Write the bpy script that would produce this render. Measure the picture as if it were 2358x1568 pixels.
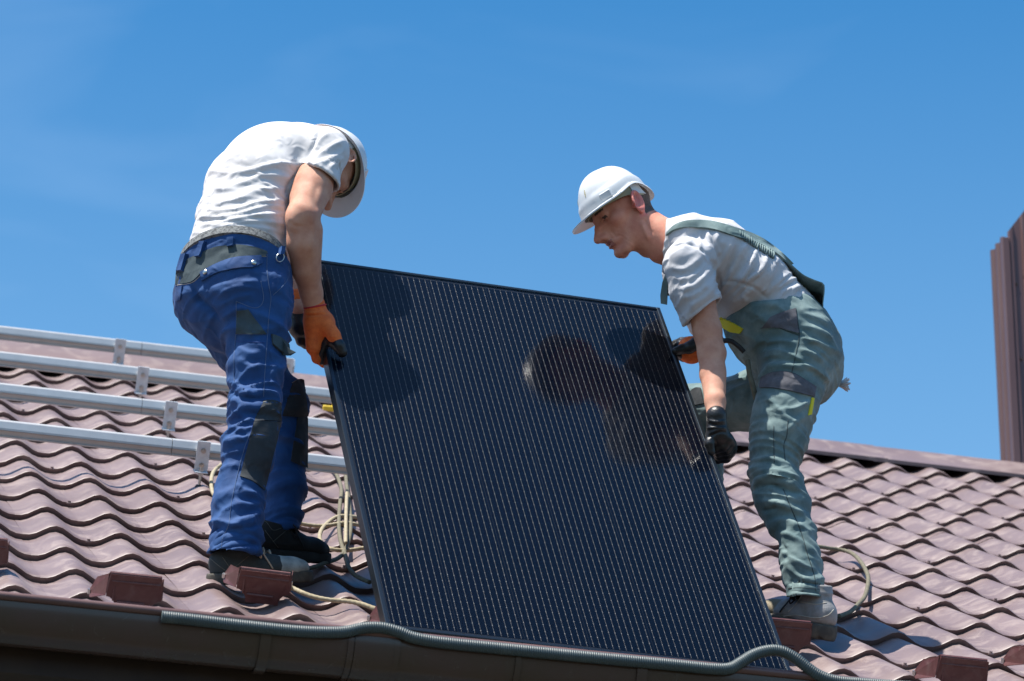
import bpy, math, random
import numpy as np
from mathutils import Vector, Matrix
from mathutils.bvhtree import BVHTree

# ------------------------------------------------------------------ scene, camera, light
for o in list(bpy.data.objects):
    bpy.data.objects.remove(o, do_unlink=True)
S = bpy.context.scene
COL = S.collection
random.seed(7)
RNG = np.random.default_rng(7)

# frame: X along the eave, Y into the house, Z up; origin on the roof plane
F = 8685.119                      # focal length for a picture 2358 wide
CAM = np.array([-0.98389, -10.36460, -4.58075])
RWC = np.array([[0.97221649, -0.23378978, 0.01172296],
                [0.11369814, 0.42785275, -0.89666870],
                [0.20461628, 0.87308898, 0.44254696]])
TH = math.radians(32.0)           # roof pitch
CT, ST = math.cos(TH), math.sin(TH)
cam = bpy.data.cameras.new('camera'); cam_ob = bpy.data.objects.new('camera', cam); COL.objects.link(cam_ob)
m4 = Matrix.Identity(4)
for r in range(3):
    m4[r][0] = RWC[0][r]; m4[r][1] = -RWC[1][r]; m4[r][2] = -RWC[2][r]; m4[r][3] = CAM[r]
cam_ob.matrix_world = m4
cam.sensor_width = 36.0; cam.lens = 36.0 * F / 2358.0
cam.clip_start = 0.1; cam.clip_end = 4000
cam.dof.use_dof = True; cam.dof.focus_distance = 10.5; cam.dof.aperture_fstop = 6.3
S.camera = cam_ob

SUN = np.array([-0.35, -0.17, 0.92]); SUN /= np.linalg.norm(SUN)
sun_el = math.asin(SUN[2]); sun_az = math.atan2(SUN[0], SUN[1])
w = bpy.data.worlds.new('World'); S.world = w; w.use_nodes = True
wt = w.node_tree; wt.nodes.clear()
sky = wt.nodes.new('ShaderNodeTexSky'); sky.sky_type = 'NISHITA'; sky.sun_disc = False
sky.sun_elevation = sun_el; sky.sun_rotation = sun_az
sky.air_density = 1.0; sky.dust_density = 1.2; sky.ozone_density = 1.5; sky.altitude = 200
# thin wisps of high cloud, hardly there
tc = wt.nodes.new('ShaderNodeTexCoord')
mp = wt.nodes.new('ShaderNodeMapping'); mp.inputs['Scale'].default_value = (3.0, 3.0, 9.0); mp.inputs['Rotation'].default_value = (0.2, 0.3, 0.5)
nz = wt.nodes.new('ShaderNodeTexNoise'); nz.inputs['Scale'].default_value = 2.2; nz.inputs['Detail'].default_value = 5; nz.inputs['Distortion'].default_value = 0.6
rp = wt.nodes.new('ShaderNodeValToRGB'); rp.color_ramp.elements[0].position = 0.52; rp.color_ramp.elements[1].position = 0.85
rp.color_ramp.elements[1].color = (0.08, 0.08, 0.08, 1)
mixc = wt.nodes.new('ShaderNodeMixRGB'); mixc.inputs['Color2'].default_value = (6.5, 7.6, 9.0, 1)
hs = wt.nodes.new('ShaderNodeHueSaturation'); hs.inputs['Hue'].default_value = 0.494; hs.inputs['Saturation'].default_value = 1.48
bg = wt.nodes.new('ShaderNodeBackground'); bg.inputs['Strength'].default_value = 0.112
wo = wt.nodes.new('ShaderNodeOutputWorld')
wt.links.new(tc.outputs['Generated'], mp.inputs['Vector']); wt.links.new(mp.outputs[0], nz.inputs['Vector'])
wt.links.new(nz.outputs['Fac'], rp.inputs[0]); wt.links.new(rp.outputs[0], mixc.inputs[0])
# the sky pales towards the horizon all round
sz = wt.nodes.new('ShaderNodeSeparateXYZ'); wt.links.new(tc.outputs['Generated'], sz.inputs[0])
mr = wt.nodes.new('ShaderNodeMapRange'); mr.interpolation_type = 'SMOOTHSTEP'
mr.inputs['From Min'].default_value = 0.60; mr.inputs['From Max'].default_value = 0.18; mr.inputs['To Min'].default_value = 0.0; mr.inputs['To Max'].default_value = 0.86
wt.links.new(sz.outputs['Z'], mr.inputs['Value'])
mixh = wt.nodes.new('ShaderNodeMixRGB'); mixh.inputs['Color2'].default_value = (2.3, 3.9, 5.6, 1)
wt.links.new(sky.outputs[0], hs.inputs['Color']); wt.links.new(hs.outputs[0], mixh.inputs['Color1']); wt.links.new(mr.outputs[0], mixh.inputs[0]); wt.links.new(mixh.outputs[0], mixc.inputs['Color1'])
wt.links.new(mixc.outputs[0], bg.inputs[0]); wt.links.new(bg.outputs[0], wo.inputs[0])
sl = bpy.data.lights.new('sun', 'SUN'); sl.energy = 5.0; sl.angle = math.radians(0.53); sl.color = (1.0, 0.95, 0.87)
so = bpy.data.objects.new('sun', sl); COL.objects.link(so)
so.rotation_euler = Vector((-SUN[0], -SUN[1], -SUN[2])).to_track_quat('-Z', 'Y').to_euler()
so.location = (-6, -4, 12)
S.view_settings.view_transform = 'Standard'; S.view_settings.look = 'None'
S.view_settings.exposure = 0.75; S.view_settings.gamma = 1.0; S.view_settings.use_curve_mapping = False

# ------------------------------------------------------------------ helpers
def at(x, y, z):
    """point at camera depth z seen at (x, y) of the 2358 x 1568 picture"""
    return CAM + RWC.T @ np.array([(x - 1179) / F, (y - 784) / F, 1.0]) * z
def px(P):
    c = (np.atleast_2d(P) - CAM) @ RWC.T
    return np.stack([1179 + F * c[:, 0] / c[:, 2], 784 + F * c[:, 1] / c[:, 2], c[:, 2]], 1)
def R(u, v, n=0.0):
    """roof coordinates (along eave, up the slope, off the slope) to world"""
    return np.array([u, v * CT - n * ST, v * ST + n * CT])
NR = np.array([0, -ST, CT]); VR = np.array([0, CT, ST])
def on_roof(x, y, h=0.0):
    d = at(x, y, 1.0) - CAM
    return CAM + d * ((h - NR @ CAM) / (NR @ d))
def unit(v):
    v = np.asarray(v, float); return v / (np.linalg.norm(v) + 1e-12)
def camdir(x, y, z):
    return unit(RWC.T @ np.array([x, y, z], float))

def tag(o, label=None, cat=None, group=None, kind=None):
    if label: o['label'] = label
    if cat: o['category'] = cat
    if group: o['group'] = group
    if kind: o['kind'] = kind
    return o
def empty(name, loc=(0, 0, 0), parent=None):
    o = bpy.data.objects.new(name, None); o.empty_display_size = 0.1; COL.objects.link(o)
    o.location = tuple(float(c) for c in loc)
    if parent is not None: attach(o, parent)
    return o
def world_of(o):
    return o.matrix_basis if o.parent is None else world_of(o.parent) @ o.matrix_parent_inverse @ o.matrix_basis
def attach(o, parent):
    o.parent = parent
    o.matrix_parent_inverse = world_of(parent).inverted()
def mesh_obj(name, V, Fc, mat, parent=None, smooth=True, sharp=None):
    me = bpy.data.meshes.new(name)
    me.from_pydata([tuple(map(float, v)) for v in V], [], [tuple(map(int, f)) for f in Fc])
    me.validate(); me.update()
    if smooth:
        me.polygons.foreach_set('use_smooth', [True] * len(me.polygons))
        if sharp: me.set_sharp_from_angle(angle=math.radians(sharp))
    mats = mat if isinstance(mat, (list, tuple)) else [mat]
    for mt in mats: me.materials.append(mt)
    o = bpy.data.objects.new(name, me); COL.objects.link(o)
    if parent is not None: attach(o, parent)
    return o
def inst(name, me, parent=None, mat=None):
    o = bpy.data.objects.new(name, me); COL.objects.link(o)
    if parent is not None: attach(o, parent)
    if mat is not None: o.matrix_basis = mat
    return o

class MB:
    def __init__(s): s.v = []; s.f = []
    def add(s, V, Fc):
        n = len(s.v); s.v += [tuple(map(float, v)) for v in V]; s.f += [tuple(i + n for i in f) for f in Fc]; return s
    def box(s, c, ax, ay, az, bev=0.0):
        """box centred at c with half-extent vectors; optional chamfer"""
        c = np.asarray(c, float); ax, ay, az = [np.asarray(a, float) for a in (ax, ay, az)]
        if bev <= 0:
            V = [c + i * ax + j * ay + k * az for i in (-1, 1) for j in (-1, 1) for k in (-1, 1)]
            return s.add(V, [(0, 1, 3, 2), (4, 6, 7, 5), (0, 4, 5, 1), (2, 3, 7, 6), (0, 2, 6, 4), (1, 5, 7, 3)])
        A = [ax, ay, az]; L = [np.linalg.norm(a) for a in A]
        V = []; idx = {}
        for i in (-1, 1):
            for j in (-1, 1):
                for k in (-1, 1):
                    for d in range(3):
                        sg = [i, j, k]; q = c.copy()
                        for e in range(3):
                            q = q + A[e] * sg[e] * (1.0 if e == d else 1 - bev / L[e])
                        idx[(i, j, k, d)] = len(V); V.append(q)
        Fc = []
        for d in range(3):
            a, b = [(1, 2), (2, 0), (0, 1)][d]
            for sgn in (-1, 1):
                q = []
                for (p, r) in ((-1, -1), (1, -1), (1, 1), (-1, 1)):
                    t = [0, 0, 0]; t[d] = sgn; t[a] = p; t[b] = r; q.append(idx[(*t, d)])
                Fc.append(tuple(q if sgn > 0 else q[::-1]))
        for d in range(3):
            a, b = [(1, 2), (2, 0), (0, 1)][d]
            for p in (-1, 1):
                for r in (-1, 1):
                    t0 = [0, 0, 0]; t0[d] = -1; t0[a] = p; t0[b] = r
                    t1 = list(t0); t1[d] = 1
                    Fc.append((idx[(*t0, a)], idx[(*t1, a)], idx[(*t1, b)], idx[(*t0, b)]))
        for i in (-1, 1):
            for j in (-1, 1):
                for k in (-1, 1):
                    Fc.append(tuple(idx[(i, j, k, d)] for d in range(3)))
        return s.add(V, Fc)
    def tube(s, pts, rad, seg=8, caps=True, closed=False):
        pts = [np.asarray(p, float) for p in pts]; n = len(pts)
        rad = [rad] * n if np.isscalar(rad) else rad
        T = []
        for i in range(n):
            a = pts[(i - 1) % n] if (closed or i > 0) else pts[0]; b = pts[(i + 1) % n] if (closed or i < n - 1) else pts[-1]
            T.append(unit(b - a))
        u = unit(np.cross(T[0], [0.31, 0.17, 0.93])); V = []; Fc = []
        for i in range(n):
            u = unit(u - T[i] * (u @ T[i])); w_ = np.cross(T[i], u)
            for k in range(seg):
                a = 2 * math.pi * k / seg
                V.append(pts[i] + rad[i] * (math.cos(a) * u + math.sin(a) * w_))
        for i in range(n if closed else n - 1):
            j = (i + 1) % n
            for k in range(seg):
                l = (k + 1) % seg
                Fc.append((i * seg + k, i * seg + l, j * seg + l, j * seg + k))
        if caps and not closed:
            Fc.append(tuple(range(seg))[::-1]); Fc.append(tuple((n - 1) * seg + k for k in range(seg)))
        return s.add(V, Fc)
    def grid(s, G):
        nu = len(G); nv = len(G[0])
        V = [p for row in G for p in row]
        return s.add(V, [(i * nv + j, (i + 1) * nv + j, (i + 1) * nv + j + 1, i * nv + j + 1) for i in range(nu - 1) for j in range(nv - 1)])
    def extrude(s, prof, a, b):
        """closed profile of points, swept from offset a to offset b"""
        prof = [np.asarray(p, float) for p in prof]; a = np.asarray(a, float); b = np.asarray(b, float); n = len(prof)
        V = [p + a for p in prof] + [p + b for p in prof]
        Fc = [(i, (i + 1) % n, n + (i + 1) % n, n + i) for i in range(n)] + [tuple(range(n))[::-1], tuple(range(n, 2 * n))]
        return s.add(V, Fc)
    def build(s, name, mat, parent=None, smooth=True, sharp=35):
        return mesh_obj(name, s.v, s.f, mat, parent, smooth, sharp)

def spline(pts, n):
    """Catmull-Rom through points (any dimension), n samples per span"""
    P = np.asarray(pts, float); P = np.vstack([2 * P[0] - P[1], P, 2 * P[-1] - P[-2]]); out = []
    for i in range(1, len(P) - 2):
        for k in range(n):
            t = k / n; a, b, c, d = P[i - 1], P[i], P[i + 1], P[i + 2]
            out.append(0.5 * (2 * b + (c - a) * t + (2 * a - 5 * b + 4 * c - d) * t * t + (3 * b - a - 3 * c + d) * t ** 3))
    out.append(P[-2]); return np.array(out)

# ------------------------------------------------------------------ materials
def mat(name, col, rough=0.6, metal=0.0, spec=0.5, noise=None, bump=None, coat=0.0, sheen=0.0, sss=None, stretch=None, world=False, dust=None):
    """noise=(scale, colour2, lo, hi[, detail]); bump=(scale, strength, distance)"""
    m = bpy.data.materials.new(name); m.use_nodes = True; t = m.node_tree; b = t.nodes['Principled BSDF']
    b.inputs['Base Color'].default_value = (*col, 1); b.inputs['Roughness'].default_value = rough
    b.inputs['Metallic'].default_value = metal; b.inputs['Specular IOR Level'].default_value = spec
    if coat: b.inputs['Coat Weight'].default_value = coat; b.inputs['Coat Roughness'].default_value = 0.12
    if sheen: b.inputs['Sheen Weight'].default_value = sheen; b.inputs['Sheen Roughness'].default_value = 0.5
    if sss:
        b.inputs['Subsurface Weight'].default_value = sss[0]; b.inputs['Subsurface Radius'].default_value = sss[1]; b.inputs['Subsurface Scale'].default_value = 1.0
    tc = t.nodes.new('ShaderNodeTexCoord'); vec = tc.outputs['Object']
    if world: vec = t.nodes.new('ShaderNodeNewGeometry').outputs['Position']
    if stretch:
        mp = t.nodes.new('ShaderNodeMapping'); mp.inputs['Scale'].default_value = stretch; t.links.new(vec, mp.inputs[0]); vec = mp.outputs[0]
    if noise:
        sc, c2, lo, hi = noise[:4]
        n = t.nodes.new('ShaderNodeTexNoise'); n.inputs['Scale'].default_value = sc; n.inputs['Detail'].default_value = noise[4] if len(noise) > 4 else 5
        n.inputs['Roughness'].default_value = 0.6; t.links.new(vec, n.inputs['Vector'])
        r = t.nodes.new('ShaderNodeValToRGB'); r.color_ramp.elements[0].position = lo; r.color_ramp.elements[1].position = hi
        r.color_ramp.elements[0].color = (*col, 1); r.color_ramp.elements[1].color = (*c2, 1)
        t.links.new(n.outputs['Fac'], r.inputs[0]); t.links.new(r.outputs[0], b.inputs['Base Color'])
        if dust:                      # pale smeared dust: (scale, colour, lo, hi, amount)
            n2 = t.nodes.new('ShaderNodeTexNoise'); n2.inputs['Scale'].default_value = dust[0]; n2.inputs['Detail'].default_value = 9; n2.inputs['Roughness'].default_value = 0.65; n2.inputs['Distortion'].default_value = 1.6
            t.links.new(vec, n2.inputs['Vector'])
            r2 = t.nodes.new('ShaderNodeValToRGB'); r2.color_ramp.elements[0].position = dust[2]; r2.color_ramp.elements[1].position = dust[3]; r2.color_ramp.elements[1].color = (dust[4],) * 3 + (1,)
            mx = t.nodes.new('ShaderNodeMixRGB'); mx.inputs[2].default_value = (*dust[1], 1)
            t.links.new(n2.outputs['Fac'], r2.inputs[0]); t.links.new(r2.outputs[0], mx.inputs[0]); t.links.new(r.outputs[0], mx.inputs[1]); t.links.new(mx.outputs[0], b.inputs['Base Color'])
            ad = t.nodes.new('ShaderNodeMath'); ad.operation = 'MULTIPLY_ADD'; ad.inputs[1].default_value = 0.35; ad.inputs[2].default_value = rough
            t.links.new(r2.outputs[0], ad.inputs[0]); t.links.new(ad.outputs[0], b.inputs['Roughness'])
    if bump:
        for i, (sc, st, ds) in enumerate(bump if isinstance(bump[0], tuple) else (bump,)):
            n = t.nodes.new('ShaderNodeTexNoise'); n.inputs['Scale'].default_value = sc; n.inputs['Detail'].default_value = 4; t.links.new(vec, n.inputs['Vector'])
            if ds < 0: n.noise_type = 'RIDGED_MULTIFRACTAL'; n.inputs['Distortion'].default_value = 0.8; n.inputs['Detail'].default_value = 2.5; ds = -ds
            bp = t.nodes.new('ShaderNodeBump'); bp.inputs['Strength'].default_value = st; bp.inputs['Distance'].default_value = ds
            t.links.new(n.outputs['Fac'], bp.inputs['Height'])
            if i: t.links.new(prev.outputs[0], bp.inputs['Normal'])
            prev = bp
        t.links.new(prev.outputs[0], b.inputs['Normal'])
    return m
M = {}
M['tile'] = mat('tile_metal', (0.145, 0.100, 0.099), 0.43, noise=(2.2, (0.205, 0.146, 0.141), 0.35, 0.75, 8), bump=(18, 0.03, 0.004), world=True, dust=(7.0, (0.36, 0.29, 0.26), 0.48, 0.78, 0.6))
M['brown'] = mat('brown_metal', (0.11, 0.055, 0.05), 0.4, noise=(6, (0.15, 0.08, 0.07), 0.4, 0.7))
M['guard'] = mat('guard_metal', (0.095, 0.030, 0.028), 0.42, noise=(40, (0.13, 0.05, 0.045), 0.45, 0.8), world=True, dust=(14, (0.25, 0.18, 0.16), 0.52, 0.85, 0.4))
M['gutter'] = mat('gutter_metal', (0.075, 0.046, 0.040), 0.24, noise=(5, (0.055, 0.042, 0.028), 0.4, 0.8), world=True, dust=(9, (0.10, 0.09, 0.08), 0.55, 0.85, 0.35))
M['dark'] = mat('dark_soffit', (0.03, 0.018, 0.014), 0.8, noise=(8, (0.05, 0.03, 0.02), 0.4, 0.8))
M['alu'] = mat('aluminium', (0.55, 0.545, 0.53), 0.5, metal=0.75, noise=(20, (0.48, 0.475, 0.465), 0.3, 0.8))
M['alu_groove'] = mat('aluminium_groove', (0.5, 0.5, 0.5), 0.5, metal=1.0)
M['zinc'] = mat('zinc_steel', (0.74, 0.78, 0.80), 0.45, metal=0.35, noise=(60, (0.55, 0.58, 0.62), 0.3, 0.7))
M['steel'] = mat('bolt_steel', (0.55, 0.55, 0.53), 0.3, metal=1.0)
M['rubber'] = mat('black_rubber', (0.012, 0.012, 0.013), 0.6)
M['rope'] = mat('rope', (0.36, 0.31, 0.21), 0.85, noise=(60, (0.26, 0.22, 0.14), 0.4, 0.7), bump=(220, 0.4, 0.002))
M['rope_dirty'] = mat('rope_dirty', (0.15, 0.135, 0.09), 0.85, noise=(60, (0.10, 0.09, 0.06), 0.4, 0.7), bump=(220, 0.4, 0.002))
M['conduit'] = mat('grey_conduit', (0.050, 0.070, 0.074), 0.48, noise=(14, (0.085, 0.105, 0.105), 0.5, 0.8))
M['stucco'] = mat('stucco', (0.55, 0.5, 0.42), 0.9, bump=(60, 0.3, 0.01))
M['grass'] = mat('grass', (0.028, 0.030, 0.016), 0.9, noise=(2.5, (0.06, 0.055, 0.04), 0.3, 0.7))
M['yellow'] = mat('yellow_plastic', (0.65, 0.45, 0.03), 0.45)
M['cladding'] = mat('cladding_metal', (0.10, 0.052, 0.05), 0.42, noise=(7, (0.125, 0.07, 0.066), 0.35, 0.75, 7), stretch=(1, 1, 0.25))
def pv_mats():
    m = bpy.data.materials.new('pv_cell'); m.use_nodes = True; t = m.node_tree; b = t.nodes['Principled BSDF']; N_ = t.nodes.new; l = t.links.new
    tc = N_('ShaderNodeTexCoord'); sx = N_('ShaderNodeSeparateXYZ'); l(tc.outputs['Object'], sx.inputs[0])
    def mth(op, a, b_=None):
        n = N_('ShaderNodeMath'); n.operation = op
        for k, q in enumerate((a, b_)):
            if q is None: continue
            if isinstance(q, (int, float)): n.inputs[k].default_value = q
            else: l(q, n.inputs[k])
        return n.outputs[0]
    def near(src, pitch, w_, ph=0.0):
        fr = mth('FRACT', mth('ADD', mth('MULTIPLY', src, 1 / pitch), 50 + ph))
        return mth('LESS_THAN', mth('ABSOLUTE', mth('SUBTRACT', fr, 0.5)), w_ / pitch / 2)
    line = near(sx.outputs['X'], 0.01765, 0.00085)
    dot = mth('MULTIPLY', near(sx.outputs['X'], 0.01765, 0.0018), near(sx.outputs['Y'], 0.0285, 0.0034, 0.5))
    k = mth('MAXIMUM', mth('MULTIPLY', line, 0.36), mth('MULTIPLY', dot, 0.62))
    mx = N_('ShaderNodeMixRGB'); l(k, mx.inputs[0]); mx.inputs[1].default_value = (0.0016, 0.0034, 0.0085, 1); mx.inputs[2].default_value = (0.36, 0.35, 0.33, 1)
    l(mx.outputs[0], b.inputs['Base Color']); b.inputs['Roughness'].default_value = 0.9; b.inputs['Specular IOR Level'].default_value = 0.0
    M['pv_cell'] = m
    M['pv_back'] = mat('pv_back', (0.004, 0.007, 0.014), 0.7, spec=0.1)
    M['pv_frame'] = mat('pv_frame', (0.035, 0.048, 0.06), 0.32, metal=0.85)
    m = bpy.data.materials.new('pv_glass'); m.use_nodes = True; t = m.node_tree; t.nodes.clear()
    o = t.nodes.new('ShaderNodeOutputMaterial'); mx = t.nodes.new('ShaderNodeMixShader'); tr = t.nodes.new('ShaderNodeBsdfTransparent'); gl = t.nodes.new('ShaderNodeBsdfGlossy')
    lw = t.nodes.new('ShaderNodeLayerWeight'); lw.inputs['Blend'].default_value = 0.5
    pw = t.nodes.new('ShaderNodeMath'); pw.operation = 'POWER'; pw.inputs[1].default_value = 5.0
    ma = t.nodes.new('ShaderNodeMath'); ma.operation = 'MULTIPLY_ADD'; ma.inputs[1].default_value = 0.7; ma.inputs[2].default_value = 0.007
    gl.inputs['Roughness'].default_value = 0.09; gl.inputs['Color'].default_value = (0.8, 0.8, 0.8, 1)
    t.links.new(lw.outputs['Facing'], pw.inputs[0]); t.links.new(pw.outputs[0], ma.inputs[0])
    t.links.new(ma.outputs[0], mx.inputs[0]); t.links.new(tr.outputs[0], mx.inputs[1]); t.links.new(gl.outputs[0], mx.inputs[2]); t.links.new(mx.outputs[0], o.inputs[0])
    M['pv_glass'] = m
pv_mats()
# ------------------------------------------------------------------ ground and house
GZ = -6.18
g = MB(); N = 24
g.grid([[(-600 + 1200 * i / N, -600 + 1200 * j / N, GZ) for j in range(N + 1)] for i in range(N + 1)])
tag(g.build('ground', M['grass']), kind='structure')

house = empty('house', (0.0, 0.0, GZ))
tag(house, 'house with a brown scalloped metal tile roof under the workers', 'house')
U0, U1 = -4.2, 8.2                 # roof extent along the eave
PW, PS = 0.183, 0.35               # wave pitch, row step
VE = -6 * PS                       # eave lip
VRG = 3.52                         # ridge
yE = VE * CT; zE = VE * ST; yRg = VRG * CT; zRg = VRG * ST
wb = MB()
yf, yb = yE + 0.55, 2 * yRg - (yE + 0.55)
zt = zE - 0.05
wb.box((U0 + 0.5 + 0.12, (yf + yb) / 2, (GZ + zt) / 2), (0.12, 0, 0), (0, (yb - yf) / 2, 0), (0, 0, (zt - GZ) / 2))
wb.box((U1 - 0.5 - 0.12, (yf + yb) / 2, (GZ + zt) / 2), (0.12, 0, 0), (0, (yb - yf) / 2, 0), (0, 0, (zt - GZ) / 2))
wb.box(((U0 + U1) / 2, yf + 0.12, (GZ + zt) / 2), ((U1 - U0) / 2 - 0.75, 0, 0), (0, 0.12, 0), (0, 0, (zt - GZ) / 2))
wb.box(((U0 + U1) / 2, yb - 0.12, (GZ + zt) / 2), ((U1 - U0) / 2 - 0.75, 0, 0), (0, 0.12, 0), (0, 0, (zt - GZ) / 2))
wb.build('wall', M['stucco'], house, False)
# soffit boards under the eave, fascia
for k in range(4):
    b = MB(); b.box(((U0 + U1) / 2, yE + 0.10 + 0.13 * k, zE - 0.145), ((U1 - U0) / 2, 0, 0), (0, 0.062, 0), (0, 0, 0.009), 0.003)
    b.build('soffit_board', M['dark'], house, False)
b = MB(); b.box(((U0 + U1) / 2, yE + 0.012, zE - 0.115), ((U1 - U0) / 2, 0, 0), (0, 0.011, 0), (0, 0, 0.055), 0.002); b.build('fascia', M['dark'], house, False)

# roof: a deck under the tiles carries everything; the tiles are its pieces
rf = MB()
rf.add([R(U0, VE + 0.01, -0.075), R(U1, VE + 0.01, -0.075), R(U1, VRG, -0.075), R(U0, VRG, -0.075),
        R(U0, VE + 0.01, -0.055), R(U1, VE + 0.01, -0.055), R(U1, VRG, -0.055), R(U0, VRG, -0.055)],
       [(3, 2, 1, 0), (4, 5, 6, 7), (0, 1, 5, 4), (1, 2, 6, 5), (2, 3, 7, 6), (3, 0, 4, 7)])
bk = [(U0, 2 * yRg - yE, zE), (U1, 2 * yRg - yE, zE), (U1, yRg + 0.002, zRg - 0.03), (U0, yRg + 0.002, zRg - 0.03)]
rf.add(bk, [(0, 1, 2, 3)])
roof = rf.build('roof', M['brown'], house, False)

WAVE, STEP = 0.033, 0.019
def wave(x):                        # crest at x = 0, wide flat trough
    c = 0.5 + 0.5 * np.cos(2 * np.pi * x / PW)
    return WAVE * (c ** 1.4 - 1.0)
def tile_mesh(seg=10):
    xs = np.linspace(-PW / 2, PW / 2, seg + 1)
    rows = []
    top = PS + 0.012
    for v, dn in ((top, STEP * (1 - top / PS) - STEP), (0.10, STEP * (1 - 0.10 / PS) - STEP + 0.001), (0.006, -0.0006), (0.0, -0.0035), (0.011, -STEP - 0.003)):
        rows.append([np.array([x, v, wave(x) + dn]) for x in xs])
    V = [p for r in rows for p in r]; n = seg + 1; Fc = []
    for a in range(len(rows) - 1):
        for i in range(seg):
            Fc.append((a * n + i, (a + 1) * n + i, (a + 1) * n + i + 1, a * n + i + 1))
    return V, Fc
V, Fc = tile_mesh()
me = bpy.data.meshes.new('tile'); me.from_pydata([tuple(R(*p)) for p in V], [], Fc); me.update()
me.polygons.foreach_set('use_smooth', [True] * len(me.polygons)); me.set_sharp_from_angle(angle=math.radians(50)); me.materials.append(M['tile'])
cells = []
for j in range(-6, 10):
    for i in range(int(U0 / PW), int(U1 / PW)):
        cells.append((i, j))
PANEL_PX = [(701, 593), (1520, 708), (1824, 1551), (891, 1444)]
def inpoly(x, y, P):
    c = False; n = len(P)
    for a in range(n):
        (x1, y1), (x2, y2) = P[a], P[(a + 1) % n]
        if (y1 > y) != (y2 > y) and x < (x2 - x1) * (y - y1) / (y2 - y1) + x1: c = not c
    return c
def score(c):
    P = [R(c[0] * PW + a * PW, c[1] * PS + b * PS) for a, b in ((-.5, 0), (.5, 0), (.5, 1), (-.5, 1))]
    q = px(np.array(P)); cx, cy = q[:, 0].mean(), q[:, 1].mean()
    if not (-60 < cx < 2418 and cy < 1600) or inpoly(cx, cy, PANEL_PX): return 0
    x, y = q[:, 0], q[:, 1]
    return 0.5 * abs(np.dot(x, np.roll(y, 1)) - np.dot(y, np.roll(x, 1)))
sc = {c: score(c) for c in cells}
vis = sorted([c for c in cells if sc[c] > 0], key=lambda c: -sc[c])[:300]
for (i, j) in vis:
    p = R(i * PW, j * PS)
    a = (RNG.random(3) - 0.5)
    inst('tile', me, roof, Matrix.Translation(tuple(p)) @ Matrix.Rotation(a[0] * 0.008, 4, 'X') @ Matrix.Rotation(a[1] * 0.008, 4, 'Y'))
vs = set(vis); rest = MB()
for c in cells:
    if c not in vs:
        p = np.array([c[0] * PW, c[1] * PS, 0.0])
        rest.add([R(*(q + p)) for q in V], Fc)
tag(rest.build('tiles', M['tile'], roof, True, 50), kind='stuff')

# edges where one sheet laps over the next: thin step following the wave
def lap(u0, u1, v, lift=None):
    G = [[], [], []]
    n = int((u1 - u0) / PW * 12)
    for k in range(n + 1):
        u = u0 + (u1 - u0) * k / n
        x = (u + PW / 2) % PW - PW / 2
        vv = (v % PS); base = wave(x) + STEP * (1 - vv / PS) - STEP
        lf = 0.0
        if lift: lf = lift[2] * math.exp(-((u - lift[0]) / lift[1]) ** 2)
        G[0].append(R(u, v + 0.09, base - STEP * 0.09 / PS + 0.0006)); G[1].append(R(u, v, base + 0.0022 + lf)); G[2].append(R(u, v + 0.001, base - 0.002 + lf * 0.6))
    o = MB().grid(G).build('sheet_overlap', M['tile'], roof, True, 50)
lap(2.1, 4.6, 1.36, (2.745, 0.035, 0.012))
# roofing screws in the troughs below the lips
sm = MB()
sm.tube([(0, 0, 0), (0, 0, 0.0035)], 0.008, 8); sm.tube([(0, 0, 0.003), (0, 0, 0.009)], 0.0048, 6)
scr = mesh_obj('screw', sm.v, sm.f, M['tile'], roof, True, 40)
first = True
rot = Matrix(((1, 0, 0, 0), (0, CT, -ST, 0), (0, ST, CT, 0), (0, 0, 0, 1)))
for j in range(-6, 9):
    for i in range(-4, 26):
        if (i + 2 * j) % 4 not in (0,) : continue
        p = R((i + 0.5) * PW, j * PS - 0.022, -WAVE - 0.002 - 0.001)
        q = px(p)[0]
        if not (-20 < q[0] < 2380 and q[1] < 1580) or inpoly(q[0], q[1], PANEL_PX): continue
        if first: o = scr; first = False
        else: o = inst('screw', scr.data, roof)
        o.matrix_basis = Matrix.Translation(tuple(p)) @ rot

# ridge cap: lengths overlapping each other, legs lying on the crests of both slopes
u = U0; k = 0
while u < U1:
    L = 1.95; P = []
    dz = 0.003 if k % 2 else 0.0
    for t in np.linspace(-1, 1, 17):
        sd = abs(t); s_ = 0.25 * sd
        tall_ = 0.058 if u < 1.2 else 0.028       # a high cap on the left part, a flat one on the right
        n_ = 0.008 + tall_ * math.exp(-(sd / 0.5) ** 2)
        P.append((yRg + np.sign(t) * s_ * CT, zRg - s_ * ST + n_ / CT + dz - 0.022 * math.exp(-(sd / 0.10) ** 2)))
    y0, z0 = P[0]; y1, z1 = P[-1]
    P = [(y0 + 0.004, z0 - 0.014)] + P + [(y1 - 0.004, z1 - 0.014)]
    MB().grid([[(uu, y, z) for (y, z) in P] for uu in (u, u + L + 0.06)][::-1]).build('ridge_cap', M['tile'], house, True, 30); u += L; k += 1

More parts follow.
